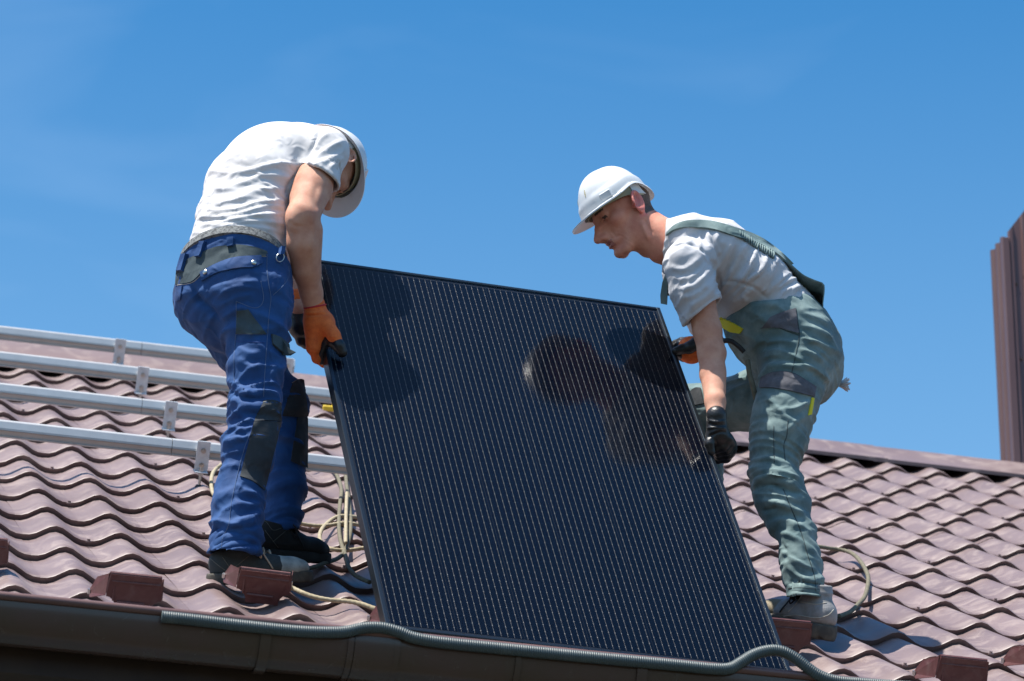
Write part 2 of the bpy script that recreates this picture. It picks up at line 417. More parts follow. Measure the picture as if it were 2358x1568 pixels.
# ------------------------------------------------------------------ gutter
GR = 0.082; GY, GZl = -1.93, -1.150      # front lip of the gutter
gut = empty('gutter', (0, GY, GZl), house)
def gprof(off=0.0, a0=0.0, a1=math.pi, n=18):
    cy, cz = GY + GR, GZl - 0.004
    return [(cy - (GR + off) * math.cos(a), cz - (GR + off) * math.sin(a)) for a in np.linspace(a0, a1, n)]
segs = [(U0, -1.9), (-1.9, 0.66), (0.66, 3.9), (3.9, U1)]
for a, b in segs:
    po = gprof(0.0); pi = gprof(-0.003)[::-1]
    o = MB().extrude([(0, y, z) for y, z in po + pi], (a, 0, 0), (b, 0, 0)); o.build('trough', M['gutter'], gut, True, 40)
    o = MB().tube([(a, GY - 0.002, GZl + 0.004), (b, GY - 0.002, GZl + 0.004)], 0.0105, 12); o.build('rolled_lip', M['brown'], gut, True, 40)
def strap(u, w_, off=0.003, a1=math.pi, nm='joint_band', tail=False):
    po = gprof(off + 0.002, -0.1, a1); pi = gprof(off - 0.002, -0.1, a1)[::-1]
    o = MB().extrude([(0, y, z) for y, z in po + pi], (u - w_ / 2, 0, 0), (u + w_ / 2, 0, 0))
    o.build(nm, M['gutter'], gut, True, 40)
for u in (0.60, 0.66, 0.715, 1.02): strap(u, 0.014 if u != 0.66 else 0.10, 0.003 if u != 0.66 else 0.002)
for u in (-0.62, 0.39, 1.335, 2.35): strap(u, 0.026, 0.005, nm='gutter_bracket')

# ------------------------------------------------------------------ clad chimney behind the ridge
chy, chd = 3.30, 0.16; cx0, cx1 = 4.416, 5.55; cm = 0.5 * (cx0 + cx1)
def ctop(x): return 3.13 + 1.42 * (cm - cx0) - 1.42 * abs(x - cm)
chim = empty('chimney', (cx0, chy, 1.9), house)
def clad(xa, xb, face):
    """one strip of ribbed sheet: flat with a raised trapezoid rib, top cut to the slope"""
    d = 0.012
    prof = [(xa, 0.0), (xa + 0.006, d), (xa + 0.020, d), (xa + 0.027, 0.0), (xb, 0.0)]
    G = [[], []]
    for x, o in prof:
        if face == 0: G[0].append((x, chy - o, 1.3)); G[1].append((x, chy - o, ctop(x)))
        else: G[0].append((cx0 - o, chy + (x - cx0), 1.3)); G[1].append((cx0 - o, chy + (x - cx0), ctop(cx0)))
    return MB().grid(G[::-1] if face == 0 else G)
x = cx0 + 0.016
while x < cx1 - 0.01:
    clad(x, min(x + 0.062, cx1), 0).build('cladding_strip', M['cladding'], chim, False); x += 0.062
x = cx0
while x < cx0 + chd - 0.01:
    clad(x, min(x + 0.062, cx0 + chd), 1).build('cladding_strip', M['cladding'], chim, False); x += 0.062
b = MB(); b.box((cx0 + 0.001, chy - 0.001, 2.2), (0.017, 0, 0), (0, 0.017, 0), (0, 0, 0.92), 0.003); b.build('corner_trim', M['cladding'], chim, False)
b = MB()
b.add([(cx0 + 0.02, chy + 0.02, 1.3), (cx1 - 0.02, chy + 0.02, 1.3), (cx1 - 0.02, chy + 0.02, ctop(cx1) - 0.02), (cm, chy + 0.02, ctop(cm) - 0.02), (cx0 + 0.02, chy + 0.02, ctop(cx0) - 0.02)] +
      [(cx0 + 0.02, chy + chd, 1.3), (cx1 - 0.02, chy + chd, 1.3), (cx1 - 0.02, chy + chd, ctop(cx1) - 0.02), (cm, chy + chd, ctop(cm) - 0.02), (cx0 + 0.02, chy + chd, ctop(cx0) - 0.02)],
      [(0, 1, 2, 3, 4), (9, 8, 7, 6, 5), (1, 6, 7, 2), (2, 7, 8, 3), (3, 8, 9, 4), (0, 4, 9, 5)])
b.build('core', M['dark'], chim, False)
bm_ = MB(); bm_.tube([(0, 0, 0), (0, -0.006, 0)], 0.006, 8)
bolt0 = None
for (bx, bz) in ((4.46, 2.90), (4.50, 2.94), (4.53, 2.88), (4.465, 2.54), (4.51, 2.58), (4.49, 2.35), (4.53, 2.37), (4.46, 2.16)):
    o = bm_.build('screw', M['dark'], chim) if bolt0 is None else inst('screw', bolt0.data, chim)
    bolt0 = bolt0 or o; o.location = (bx, chy - 0.002, bz)
# ------------------------------------------------------------------ mounting rails on the roof
def rail(v, u0, u1, seams, bu, label):
    nb, nt = 0.075, 0.126
    root = empty('mounting_rail', R(bu, v, 0)); tag(root, label, 'rail', 'mounting rails')
    # extruded section: flat upper face, deep groove low in the front, slots on top
    w_ = 0.020
    P = [(-w_, nb + 0.024), (-w_ + 0.002, nb + 0.030), (-w_ + 0.013, nt - 0.002), (-w_ + 0.015, nt), (w_, nt), (w_, nb), (-w_ + 0.002, nb), (-w_ - 0.001, nb + 0.001),
         (-w_ - 0.001, nb + 0.005), (-w_ + 0.008, nb + 0.007), (-w_ + 0.008, nb + 0.021)]
    edges = [u0] + seams + [u1]
    for a, b in zip(edges[:-1], edges[1:]):
        MB().extrude([R(0, v + y, n) for y, n in P], (a + 0.001, 0, 0), (b - 0.001, 0, 0)).build('rail_length', M['alu'], root, False)
    for uu in ([bu] if not isinstance(bu, list) else bu):
        bracket(root, uu, v)
def bracket(root, uu, v):
    # angle plate on the front of the rail, foot, slotted bolt, threaded stud to the roof
    br = MB(); br.box(R(uu, v - 0.0235, 0.083), (0.021, 0, 0), VR * 0.0025, NR * 0.050, 0.001)
    br.box(R(uu, v - 0.02, 0.0355), (0.021, 0, 0), VR * 0.026, NR * 0.0025, 0.001)
    b = br.build('bracket', M['zinc'], root, False)
    for n in (0.103, 0.057):
        t = MB(); t.tube([R(uu, v - 0.026, n), R(uu, v - 0.0285, n)], 0.0085, 14); t.tube([R(uu, v - 0.0285, n), R(uu, v - 0.036, n)], 0.0065, 6); t.tube([R(uu, v - 0.036, n), R(uu, v - 0.041, n)], 0.004, 8)
        t.build('bolt', M['steel'], b, True, 40)
    t = MB(); t.tube([R(uu, v - 0.03, -0.03), R(uu, v - 0.03, 0.055)], 0.0045, 8); t.tube([R(uu, v - 0.03, 0.025), R(uu, v - 0.03, 0.032)], 0.009, 6); t.tube([R(uu, v - 0.03, 0.039), R(uu, v - 0.03, 0.046)], 0.009, 6)
    t.build('stud', M['steel'], b, True, 40)
    t = MB(); t.tube([R(uu, v - 0.03, -0.028), R(uu, v - 0.03, -0.012), R(uu, v - 0.03, -0.005)], [0.014, 0.014, 0.009], 12); t.build('sealing_washer', M['rubber'], b, True, 40)
rail(0.49, -1.6, 1.6, [0.437], 0.535, 'lowest aluminium rail on the left roof slope')
rail(1.47, -1.6, 1.6, [0.437], 0.535, 'second aluminium rail up from the eave on the left slope')
rail(2.45, -1.6, 1.6, [-0.9], 0.535, 'third aluminium rail up from the eave on the left slope')
rail(3.36, -1.6, 1.225, [0.62], 0.535, 'topmost aluminium rail along the ridge at left')
for o_ in [o for o in bpy.data.objects if o.name.startswith('mounting_rail') and abs(o.location.z - R(0, 3.36)[2]) < 1e-3]:
    bracket(o_, 1.195, 3.36)

# ------------------------------------------------------------------ solar panel
EX = np.array([0.99718, 0.07331, 0.01595]); EY = np.array([-0.05200, 0.52207, 0.85132]); EN = np.array([0.05409, -0.84974, 0.52441])
PB = np.array([0.726, -1.735, -1.047]); PWD, PLN, PTH = 1.09, 1.755, 0.035
def PP(x, y, n=0.0): return PB + EX * x + EY * y + EN * n
pan = empty('solar_panel', PP(PWD / 2, 0, -PTH))
tag(pan, 'black framed solar panel with fine vertical wires held up between both workers', 'solar panel')
fw = 0.011
def bar(x0, x1, y0, y1, nm):
    o = MB(); o.box(PP((x0 + x1) / 2, (y0 + y1) / 2, -PTH / 2), EX * (x1 - x0) / 2, EY * (y1 - y0) / 2, EN * PTH / 2, 0.0012)
    return o.build('frame_bar', M['pv_frame'], pan, False)
bar(0, fw, 0, PLN, 'l'); bar(PWD - fw, PWD, 0, PLN, 'r'); bar(fw + 0.0004, PWD - fw - 0.0004, PLN - fw, PLN - 0.0004, 't'); bar(fw + 0.0004, PWD - fw - 0.0004, 0.0004, fw, 'b')
o = MB(); o.box(PP(PWD / 2, PLN / 2, -0.0065), EX * (PWD / 2 - fw - 0.001), EY * (PLN / 2 - fw - 0.001), EN * 0.0010); o.build('backsheet', M['pv_back'], pan, False)
cw, ch_ = 0.1765, 0.0855; nx, ny = 6, 20
gx = (PWD - nx * cw) / 2; gy = (PLN - ny * ch_) / 2
cm_ = MB(); cm_.box((0, 0, 0), (cw / 2 - 0.0007, 0, 0), (0, ch_ / 2 - 0.0001, 0), (0, 0, 0.0004))
cell = mesh_obj('cell', cm_.v, cm_.f, M['pv_cell'], pan, False)
rotp = Matrix([[EX[r], EY[r], EN[r], 0] for r in range(3)] + [[0, 0, 0, 1]])
for i in range(nx):
    for j in range(ny):
        o = cell if (i == 0 and j == 0) else inst('cell', cell.data, pan)
        o.matrix_basis = Matrix.Translation(tuple(PP(gx + (i + .5) * cw, gy + (j + .5) * ch_, -0.0048))) @ rotp
o = MB(); o.box(PP(PWD / 2, PLN / 2, -0.0026), EX * (PWD / 2 - fw - 0.0003), EY * (PLN / 2 - fw - 0.0003), EN * 0.0012); o.build('glass_pane', M['pv_glass'], pan, False)
o = MB(); o.box(PP(PWD / 2, PLN - 0.12, -0.02), EX * 0.05, EY * 0.035, EN * 0.010, 0.003); o.build('junction_box', M['rubber'], pan, False)

# ------------------------------------------------------------------ snow guards along the eave
def guard(u, v, label, twist=0.0, tilt=0.0, sc=1.0):
    root = empty('snow_guard', R(u, v, -0.02)); tag(root, label, 'snow guard', 'brown snow guards along the eave')
    rm = np.array([[math.cos(twist), -math.sin(twist), 0], [math.sin(twist), math.cos(twist), 0], [0, 0, 1]])
    tm = np.array([[1, 0, 0], [0, math.cos(tilt), -math.sin(tilt)], [0, math.sin(tilt), math.cos(tilt)]])
    def G(x, y, n):
        q = rm @ tm @ np.array([x * 0.92 + 0.012, y, n]) * sc; return R(u + q[0], v + q[1], q[2])
    th_ = 0.0016
    def sheet(pts, d, nm, parent=root, smooth=False):
        d = np.asarray(d) * th_
        return MB().extrude([G(*p) for p in pts], G(0, 0, 0) * 0, G(*d) - G(0, 0, 0)).build(nm, M['guard'], parent, smooth)
    # front plate with arched cut-outs at both lower corners
    arc = [(0.076 - 0.030 * math.sin(a), -0.022 + 0.036 * math.cos(a)) for a in np.linspace(0, math.pi / 2, 6)]
    out = [(-0.070, 0.072), (0.070, 0.072)] + [(0.076, 0.05)] + [(x, n) for x, n in arc] + [(-x, n) for x, n in arc[::-1]] + [(-0.076, 0.05)]
    fr = sheet([(x, -0.006 * (n > 0.06), n) for x, n in out], (0, 1, 0), 'front_plate')
    # rolled top edge and pressed beads
    t = MB(); t.tube([G(-0.070, 0.003, 0.071), G(0.070, 0.003, 0.071)], 0.0065 * sc, 8); t.build('top_fold', M['guard'], fr, True, 40)
    t = MB(); t.tube([G(-0.045, -0.001, 0.002), G(0.030, -0.001, 0.002)], 0.0045 * sc, 8); t.build('pressed_bead', M['guard'], fr, True, 40)
    t = MB(); t.tube([G(-0.066, -0.002, 0.054), G(0.068, -0.002, 0.054)], 0.0034 * sc, 8); t.build('pressed_bead', M['guard'], fr, True, 40)
    t = MB(); t.tube([G(-0.056, -0.001, 0.044), G(-0.056, -0.001, 0.004)], 0.0030 * sc, 8); t.build('pressed_bead', M['guard'], fr, True, 40)
    # wings folded back up the slope to the crests: the left one flares out
    sheet([(-0.0745, 0.0, 0.071), (-0.0775, 0.0, 0.016), (-0.112, 0.060, -0.004), (-0.116, 0.085, 0.004), (-0.098, 0.06, 0.05)], (-0.6, 0.5, 0.6), 'side_wing')
    sheet([(0.0745, 0.0, 0.071), (0.0775, 0.0, 0.016), (0.079, 0.070, 0.000), (0.079, 0.085, 0.006), (0.077, 0.05, 0.06)], (0.9, 0.2, 0.2), 'side_wing')
    sheet([(-0.070, 0.004, 0.076), (0.070, 0.004, 0.076), (0.080, 0.105, 0.004), (-0.105, 0.105, 0.004)], (0, 0.4, 1), 'top_plate')
    for s_ in (-1, 1):
        t = MB().tube([G(s_ * 0.095 - 0.018, 0.078, 0.002), G(s_ * 0.095 - 0.018, 0.078, 0.014)], 0.006 * sc, 6); t.build('screw', M['steel'], root, True, 40)
guard(-0.275, -1.53, 'snow guard cut by the left edge of the picture')
guard(0.0915, -1.88, 'snow guard standing clear on the eave left of the blue trouser legs')
guard(0.462, -1.56, 'tilted snow guard under the dusty shoe of the blue trousered worker', -0.12, 0.30)
guard(0.815, -1.86, 'snow guard mostly hidden behind the lower left panel corner')
guard(1.895, -1.53, 'snow guard under the heel of the pale work boot', 0.05)
guard(2.288, -1.86, 'snow guard at the bottom edge right of the corrugated conduit')
guard(2.655, -1.51, 'snow guard at the right edge of the picture')

# ------------------------------------------------------------------ corrugated conduit on the gutter lip
def onY(x, y, Y):
    d = at(x, y, 1.0) - CAM; return CAM + d * ((Y - CAM[1]) / d[1])
cp = [(372, 1420), (450, 1428), (560, 1441), (680, 1453), (760, 1456), (800, 1454), (838, 1446), (880, 1446), (920, 1456), (955, 1469), (1020, 1480), (1150, 1493), (1300, 1508), (1450, 1522),
      (1560, 1532), (1640, 1540), (1680, 1539), (1705, 1526), (1735, 1508), (1770, 1498), (1800, 1500), (1830, 1515), (1860, 1538), (1890, 1557), (1930, 1569), (2000, 1575), (2200, 1590), (2420, 1612)]
cpath = spline([onY(x, y, -1.945) for x, y in cp], 10)
L = np.r_[0, np.cumsum(np.linalg.norm(np.diff(cpath, axis=0), axis=1))]
st = np.arange(0, L[-1], 0.0014)
cpt = np.stack([np.interp(st, L, cpath[:, k]) for k in range(3)], 1)
o = MB(); o.tube(cpt, list(0.0144 + 0.0010 * np.sin(2 * np.pi * st / 0.0056)), 12)
tag(o.build('corrugated_conduit', M['conduit'], None, True, None), 'grey corrugated conduit lying along the gutter lip in front of the panel', 'conduit')

# ------------------------------------------------------------------ ropes
def rope(strands, label, name='rope'):
    root = empty(name, on_roof(strands[0][0][0][0], strands[0][0][0][1], 0.0)); tag(root, label, 'rope')
    for pts, m_, r_ in strands:
        P = [on_roof(p[0], p[1], p[2] if len(p) > 2 else 0.0) for p in pts]
        Q = spline(P, 12)
        if len(pts[0]) < 3 or pts[0][2] < 0.021:
            Q = np.array([q + NR * (0.006 + 0.22 * wave((q[0] + PW / 2) % PW - PW / 2)) for q in Q])
        L = np.r_[0, np.cumsum(np.linalg.norm(np.diff(Q, axis=0), axis=1))]
        st = np.arange(0, L[-1], 0.004); Q = np.stack([np.interp(st, L, Q[:, k]) for k in range(3)], 1)
        MB().tube(Q, list(r_ * (1 + 0.07 * np.sin(2 * np.pi * st / 0.016))), 9).build('strand', m_, root, True, None)
D_, L_ = M['rope_dirty'], M['rope']
rope([([(640, 1297, .02), (670, 1304, .014), (720, 1308), (760, 1296), (790, 1274), (804, 1240), (807, 1200), (803, 1150), (797, 1110), (795, 1075)], D_, 0.0062),
      ([(708, 1046, .02), (745, 1063), (772, 1090), (786, 1125), (783, 1160), (780, 1205), (784, 1243), (797, 1283), (803, 1305), (820, 1325), (852, 1340)], D_, 0.0062)],
     'dark dirty rope looping between the shoes and the panel edge')
rope([([(690, 1208), (740, 1210), (790, 1209), (830, 1210)], L_, 0.0062),
      ([(835, 1191), (800, 1191), (768, 1197), (744, 1214), (736, 1238), (747, 1257), (780, 1266), (845, 1266)], L_, 0.0062),
      ([(799, 1130, .022), (797, 1180, .022), (796, 1250, .022)], L_, 0.0055)],
     'pale beige rope with a small loop left of the panel')
rope([([(640, 1352, .02), (670, 1357), (700, 1367), (740, 1377), (800, 1388), (870, 1406)], L_, 0.0062)], 'pale rope lying from the dusty shoe to the lower panel corner')
rope([([(510, 1068, .02), (492, 1086), (486, 1112), (490, 1140), (505, 1155)], L_, 0.0062)], 'short pale rope curve left of the blue trouser leg')
rope([([(1880, 1262), (1930, 1264), (1965, 1276), (1990, 1305), (1999, 1340), (1990, 1375), (1968, 1402), (1930, 1420)], D_, 0.0066)], 'olive rope arc on the tiles behind the pale work boot')
# small yellow clamp lying by the rails
o = MB(); c = on_roof(757, 940, 0.02); o.box(c, (0.022, 0, 0), VR * 0.012, NR * 0.010, 0.003); o.box(c + np.array([0.018, 0, 0.012]), (0.006, 0, 0), VR * 0.008, NR * 0.012, 0.002)
tag(o.build('clamp', M['yellow'], None, False), 'small yellow clamp on the roof just left of the panel', 'clamp')
# ------------------------------------------------------------------ sculpting kit: distance fields turned into one mesh
def smin(a, b, k):
    if k <= 0: return np.minimum(a, b)
    h = np.clip(0.5 + 0.5 * (b - a) / k, 0, 1); return b + (a - b) * h - k * h * (1 - h)
class Field:
    def __init__(s, lo, hi, h):
        s.lo = np.asarray(lo, float); s.h = h
        s.n = np.ceil((np.asarray(hi) - s.lo) / h).astype(int) + 1
        s.D = np.full(s.n, 0.5, np.float32)
    def block(s, lo, hi):
        a = np.clip(np.floor((np.asarray(lo) - s.lo) / s.h).astype(int), 0, s.n - 1); b = np.clip(np.ceil((np.asarray(hi) - s.lo) / s.h).astype(int) + 1, 1, s.n)
        if np.any(b <= a): return None, None
        ax = [s.lo[i] + s.h * np.arange(a[i], b[i]) for i in range(3)]
        P = np.stack(np.meshgrid(*ax, indexing='ij'), -1).astype(np.float32)
        return tuple(slice(a[i], b[i]) for i in range(3)), P
    def op(s, lo, hi, fn, k, mode='u'):
        m = 2.0 * k + 3 * s.h + 0.01
        sl, P = s.block(np.asarray(lo) - m, np.asarray(hi) + m)
        if sl is None: return s
        d = fn(P); A = s.D[sl]
        if mode == 'u': s.D[sl] = smin(A, d, k)
        elif mode == 'd': s.D[sl] = -smin(-A, d, k)
        elif mode == 'i': s.D[sl] = -smin(-A, -d, k)
        return s
    def cone(s, a, b, ra, rb, k=0.01, mode='u'):
        a = np.asarray(a, float); b = np.asarray(b, float); ab = b - a; L2 = ab @ ab + 1e-12; r = max(ra, rb)
        def fn(P):
            t = np.clip(((P - a) @ ab) / L2, 0, 1)
            return np.linalg.norm(P - (a + t[..., None] * ab), axis=-1) - (ra + (rb - ra) * t)
        return s.op(np.minimum(a, b) - r, np.maximum(a, b) + r, fn, k, mode)
    def chain(s, pts, rs, k=0.01, mode='u'):
        for i in range(len(pts) - 1): s.cone(pts[i], pts[i + 1], rs[i], rs[i + 1], k, mode)
        return s
    def ell(s, c, rad, axes=None, k=0.01, mode='u'):
        c = np.asarray(c, float); rad = np.asarray(rad, float); A = np.eye(3) if axes is None else np.asarray(axes, float)   # rows = axes
        def fn(P):
            q = (P - c) @ A.T; k0 = np.linalg.norm(q / rad, axis=-1); k1 = np.linalg.norm(q / rad ** 2, axis=-1) + 1e-9
            return k0 * (k0 - 1) / k1
        e = np.sqrt(((A * rad[:, None]) ** 2).sum(0))
        return s.op(c - e, c + e, fn, k, mode)
    def loft(s, nodes, k=0.02, mode='u', kk=0.015):
        """nodes: (centre, half width along side, half depth, side axis)"""
        for i in range(len(nodes) - 1):
            (a, ra0, rb0, s0), (b, ra1, rb1, s1) = nodes[i], nodes[i + 1]
            a = np.asarray(a, float); b = np.asarray(b, float); ab = b - a; L = np.linalg.norm(ab); T = ab / L
            def fn(P, a=a, ab=ab, L=L, T=T, ra0=ra0, ra1=ra1, rb0=rb0, rb1=rb1, s0=np.asarray(s0), s1=np.asarray(s1)):
                t = np.clip(((P - a) @ ab) / (L * L), 0, 1)
                q = P - (a + t[..., None] * ab)
                sd = unit(0.5 * (s0 + s1)); sd = unit(sd - T * (sd @ T)); w_ = np.cross(T, sd)
                ra = ra0 + (ra1 - ra0) * t; rb = rb0 + (rb1 - rb0) * t; rc = np.minimum(ra, rb)
                x, y, z = q @ sd, q @ w_, q @ T
                k0 = np.sqrt((x / ra) ** 2 + (y / rb) ** 2 + (z / rc) ** 2); k1 = np.sqrt((x / ra ** 2) ** 2 + (y / rb ** 2) ** 2 + (z / rc ** 2) ** 2) + 1e-9
                return k0 * (k0 - 1) / k1
            r = max(ra0, ra1, rb0, rb1)
            s.op(np.minimum(a, b) - r, np.maximum(a, b) + r, fn, kk if i else k, mode)
        return s
    def cut(s, p, n, k=0.0, lo=None, hi=None):
        """remove everything on the +n side of the plane, inside the optional box"""
        p = np.asarray(p, float); n = unit(n)
        lo = s.lo if lo is None else lo; hi = s.lo + s.n * s.h if hi is None else hi
        sl, P = s.block(lo, hi)
        s.D[sl] = -smin(-s.D[sl], -((P - p) @ n).astype(np.float32), k); return s
    def mesh(s, relax=2):
        D = s.D; ins = D < 0
        c = [ins[i:i - 1 or None, j:j - 1 or None, k:k - 1 or None] for i in (0, 1) for j in (0, 1) for k in (0, 1)]
        sm = sum(x.astype(np.int8) for x in c); act = (sm > 0) & (sm < 8)
        I = np.argwhere(act); idx = -np.ones(act.shape, np.int32); idx[act] = np.arange(len(I))
        off = np.array([(i, j, k) for i in (0, 1) for j in (0, 1) for k in (0, 1)])
        val = np.stack([D[I[:, 0] + o[0], I[:, 1] + o[1], I[:, 2] + o[2]] for o in off], 1)
        acc = np.zeros((len(I), 3)); cnt = np.zeros(len(I))
        for a in range(8):
            for b in range(a + 1, 8):
                if np.abs(off[a] - off[b]).sum() != 1: continue
                m = (val[:, a] < 0) != (val[:, b] < 0)
                t = val[m, a] / (val[m, a] - val[m, b])
                acc[m] += off[a] + t[:, None] * (off[b] - off[a]); cnt[m] += 1
        V = s.lo + s.h * (I + acc / cnt[:, None])
        Q = []
        for ax in range(3):
            e = [slice(None)] * 3; e2 = [slice(None)] * 3; e[ax] = slice(0, -1); e2[ax] = slice(1, None)
            a, b = ins[tuple(e)], ins[tuple(e2)]
            E_ = np.argwhere(a != b); u, w_ = [(1, 2), (2, 0), (0, 1)][ax]
            ok = (E_[:, u] > 0) & (E_[:, w_] > 0) & (E_[:, u] < s.n[u] - 1) & (E_[:, w_] < s.n[w_] - 1); E_ = E_[ok]
            q = []
            for du, dw in ((-1, -1), (0, -1), (0, 0), (-1, 0)):
                t = E_.copy(); t[:, u] += du; t[:, w_] += dw; q.append(idx[t[:, 0], t[:, 1], t[:, 2]])
            q = np.stack(q, 1); fl = a[tuple(E_.T)]
            q[~fl] = q[~fl][:, ::-1]; Q.append(q)
        Q = np.concatenate(Q); Q = Q[(Q >= 0).all(1)]
        return relax_mesh(V, Q, relax), Q
def relax_mesh(V, Q, it, w_=0.5):
    if it <= 0: return V
    ed = np.concatenate([Q[:, [0, 1]], Q[:, [1, 2]], Q[:, [2, 3]], Q[:, [3, 0]]])
    for _ in range(it):
        acc = np.zeros_like(V); cnt = np.zeros(len(V))
        for a, b in ((0, 1), (1, 0)):
            for c in range(3): acc[:, c] += np.bincount(ed[:, a], V[ed[:, b], c], len(V))
            cnt += np.bincount(ed[:, a], minlength=len(V))
        V = V * (1 - w_) + w_ * acc / np.maximum(cnt, 1)[:, None]
    return V
def vnormals(V, Q):
    n = np.cross(V[Q[:, 2]] - V[Q[:, 0]], V[Q[:, 3]] - V[Q[:, 1]])
    N = np.zeros_like(V)
    for k in range(4):
        for c in range(3): N[:, c] += np.bincount(Q[:, k], n[:, c], len(V))
    return N / (np.linalg.norm(N, axis=1, keepdims=True) + 1e-12)
_perm = RNG.random(4096)
def vnoise(P):
    i = np.floor(P).astype(np.int64); f = P - i; f = f * f * (3 - 2 * f); out = 0
    for a in (0, 1):
        for b in (0, 1):
            for c in (0, 1):
                hsh = ((i[:, 0] + a) * 73856093 ^ (i[:, 1] + b) * 19349663 ^ (i[:, 2] + c) * 83492791) & 4095
                out = out + _perm[hsh] * (f[:, 0] if a else 1 - f[:, 0]) * (f[:, 1] if b else 1 - f[:, 1]) * (f[:, 2] if c else 1 - f[:, 2])
    return out
def ridges(P, frame, freq, seed=0.0, warp=0.35):
    """ridged noise, long along frame[0]; freq = cycles per metre along the three axes"""
    q = (P @ np.asarray(frame).T) * np.asarray(freq) + seed
    q = q + warp * np.stack([vnoise(q * 0.7 + 11.3), vnoise(q * 0.7 + 5.1), vnoise(q * 0.7 + 31.7)], 1)
    return 1.25 * (1 - np.abs(2 * vnoise(q) - 1)) ** 1.6
def frame3(a, b):
    a = unit(a); b = unit(np.asarray(b) - a * (np.asarray(b) @ a)); return np.stack([a, b, np.cross(a, b)])
def segdist(q, pts):
    """distance from points q (n,2) to polyline, and position 0..1 along it"""
    pts = np.asarray(pts, float); L = np.r_[0, np.cumsum(np.linalg.norm(np.diff(pts, axis=0), axis=1))]
    best = np.full(len(q), 1e9); par = np.zeros(len(q)); sgn = np.zeros(len(q))
    for i in range(len(pts) - 1):
        ab = pts[i + 1] - pts[i]; t = np.clip(((q - pts[i]) @ ab) / (ab @ ab + 1e-9), 0, 1)
        e = q - (pts[i] + t[:, None] * ab); d = np.hypot(e[:, 0], e[:, 1]); m = d < best
        best[m] = d[m]; par[m] = ((L[i] + t * np.linalg.norm(ab)) / L[-1])[m]; sgn[m] = np.sign(ab[0] * e[:, 1] - ab[1] * e[:, 0])[m]
    return best, par, sgn
def sculpt(V, Q, strokes):
    """raise (or sink) folds along strokes drawn on the side facing the camera: (points, width, height)"""
    N = vnormals(V, Q); vd = V - CAM; vd /= np.linalg.norm(vd, axis=1, keepdims=True)
    facing = np.clip(-(N * vd).sum(1) * 3 + 0.1, 0, 1); q = px(V)[:, :2]; disp = np.zeros(len(V))
    for st in strokes:
        pts, wd, amp = st[:3]
        pts = np.asarray(pts, float)
        if len(pts) > 2: pts = spline(pts, 4)
        lo, hi = pts.min(0) - 3 * wd, pts.max(0) + 3 * wd
        m = np.where((facing > 0) & (q > lo).all(1) & (q < hi).all(1))[0]
        if not len(m): continue
        d, t, sg = segdist(q[m], pts)
        taper = np.clip(np.minimum(t, 1 - t) * 5 + 0.15, 0, 1)
        sk = 1.0 if len(st) < 4 else np.where(sg > 0, st[3], 1.0)      # one side steeper
        disp[m] += amp * taper * np.exp(-(d / (wd * sk)) ** 2)
    return V + N * (disp * facing)[:, None]
def bvh_of(o):
    me = o.data; return BVHTree.FromPolygons([v.co.copy() for v in me.vertices], [tuple(p.vertices) for p in me.polygons])
def shoot(bvhs, x, y, zmax=99.0):
    d = at(x, y, 1.0) - CAM; dn = unit(d); best = None
    for b in bvhs:
        h = b.ray_cast(Vector(CAM), Vector(dn))
        if h[0] is not None and (best is None or h[3] < best[2]) and h[3] < zmax: best = (np.array(h[0]), np.array(h[1]), h[3])
    return best
def resample(pts, n):
    p = np.asarray(pts, float)
    if len(p) > 2: p = spline(p, 8)
    L = np.r_[0, np.cumsum(np.linalg.norm(np.diff(p, axis=0), axis=1))]; t = np.linspace(0, L[-1], n)
    return np.stack([np.interp(t, L, p[:, k]) for k in range(p.shape[1])], 1)
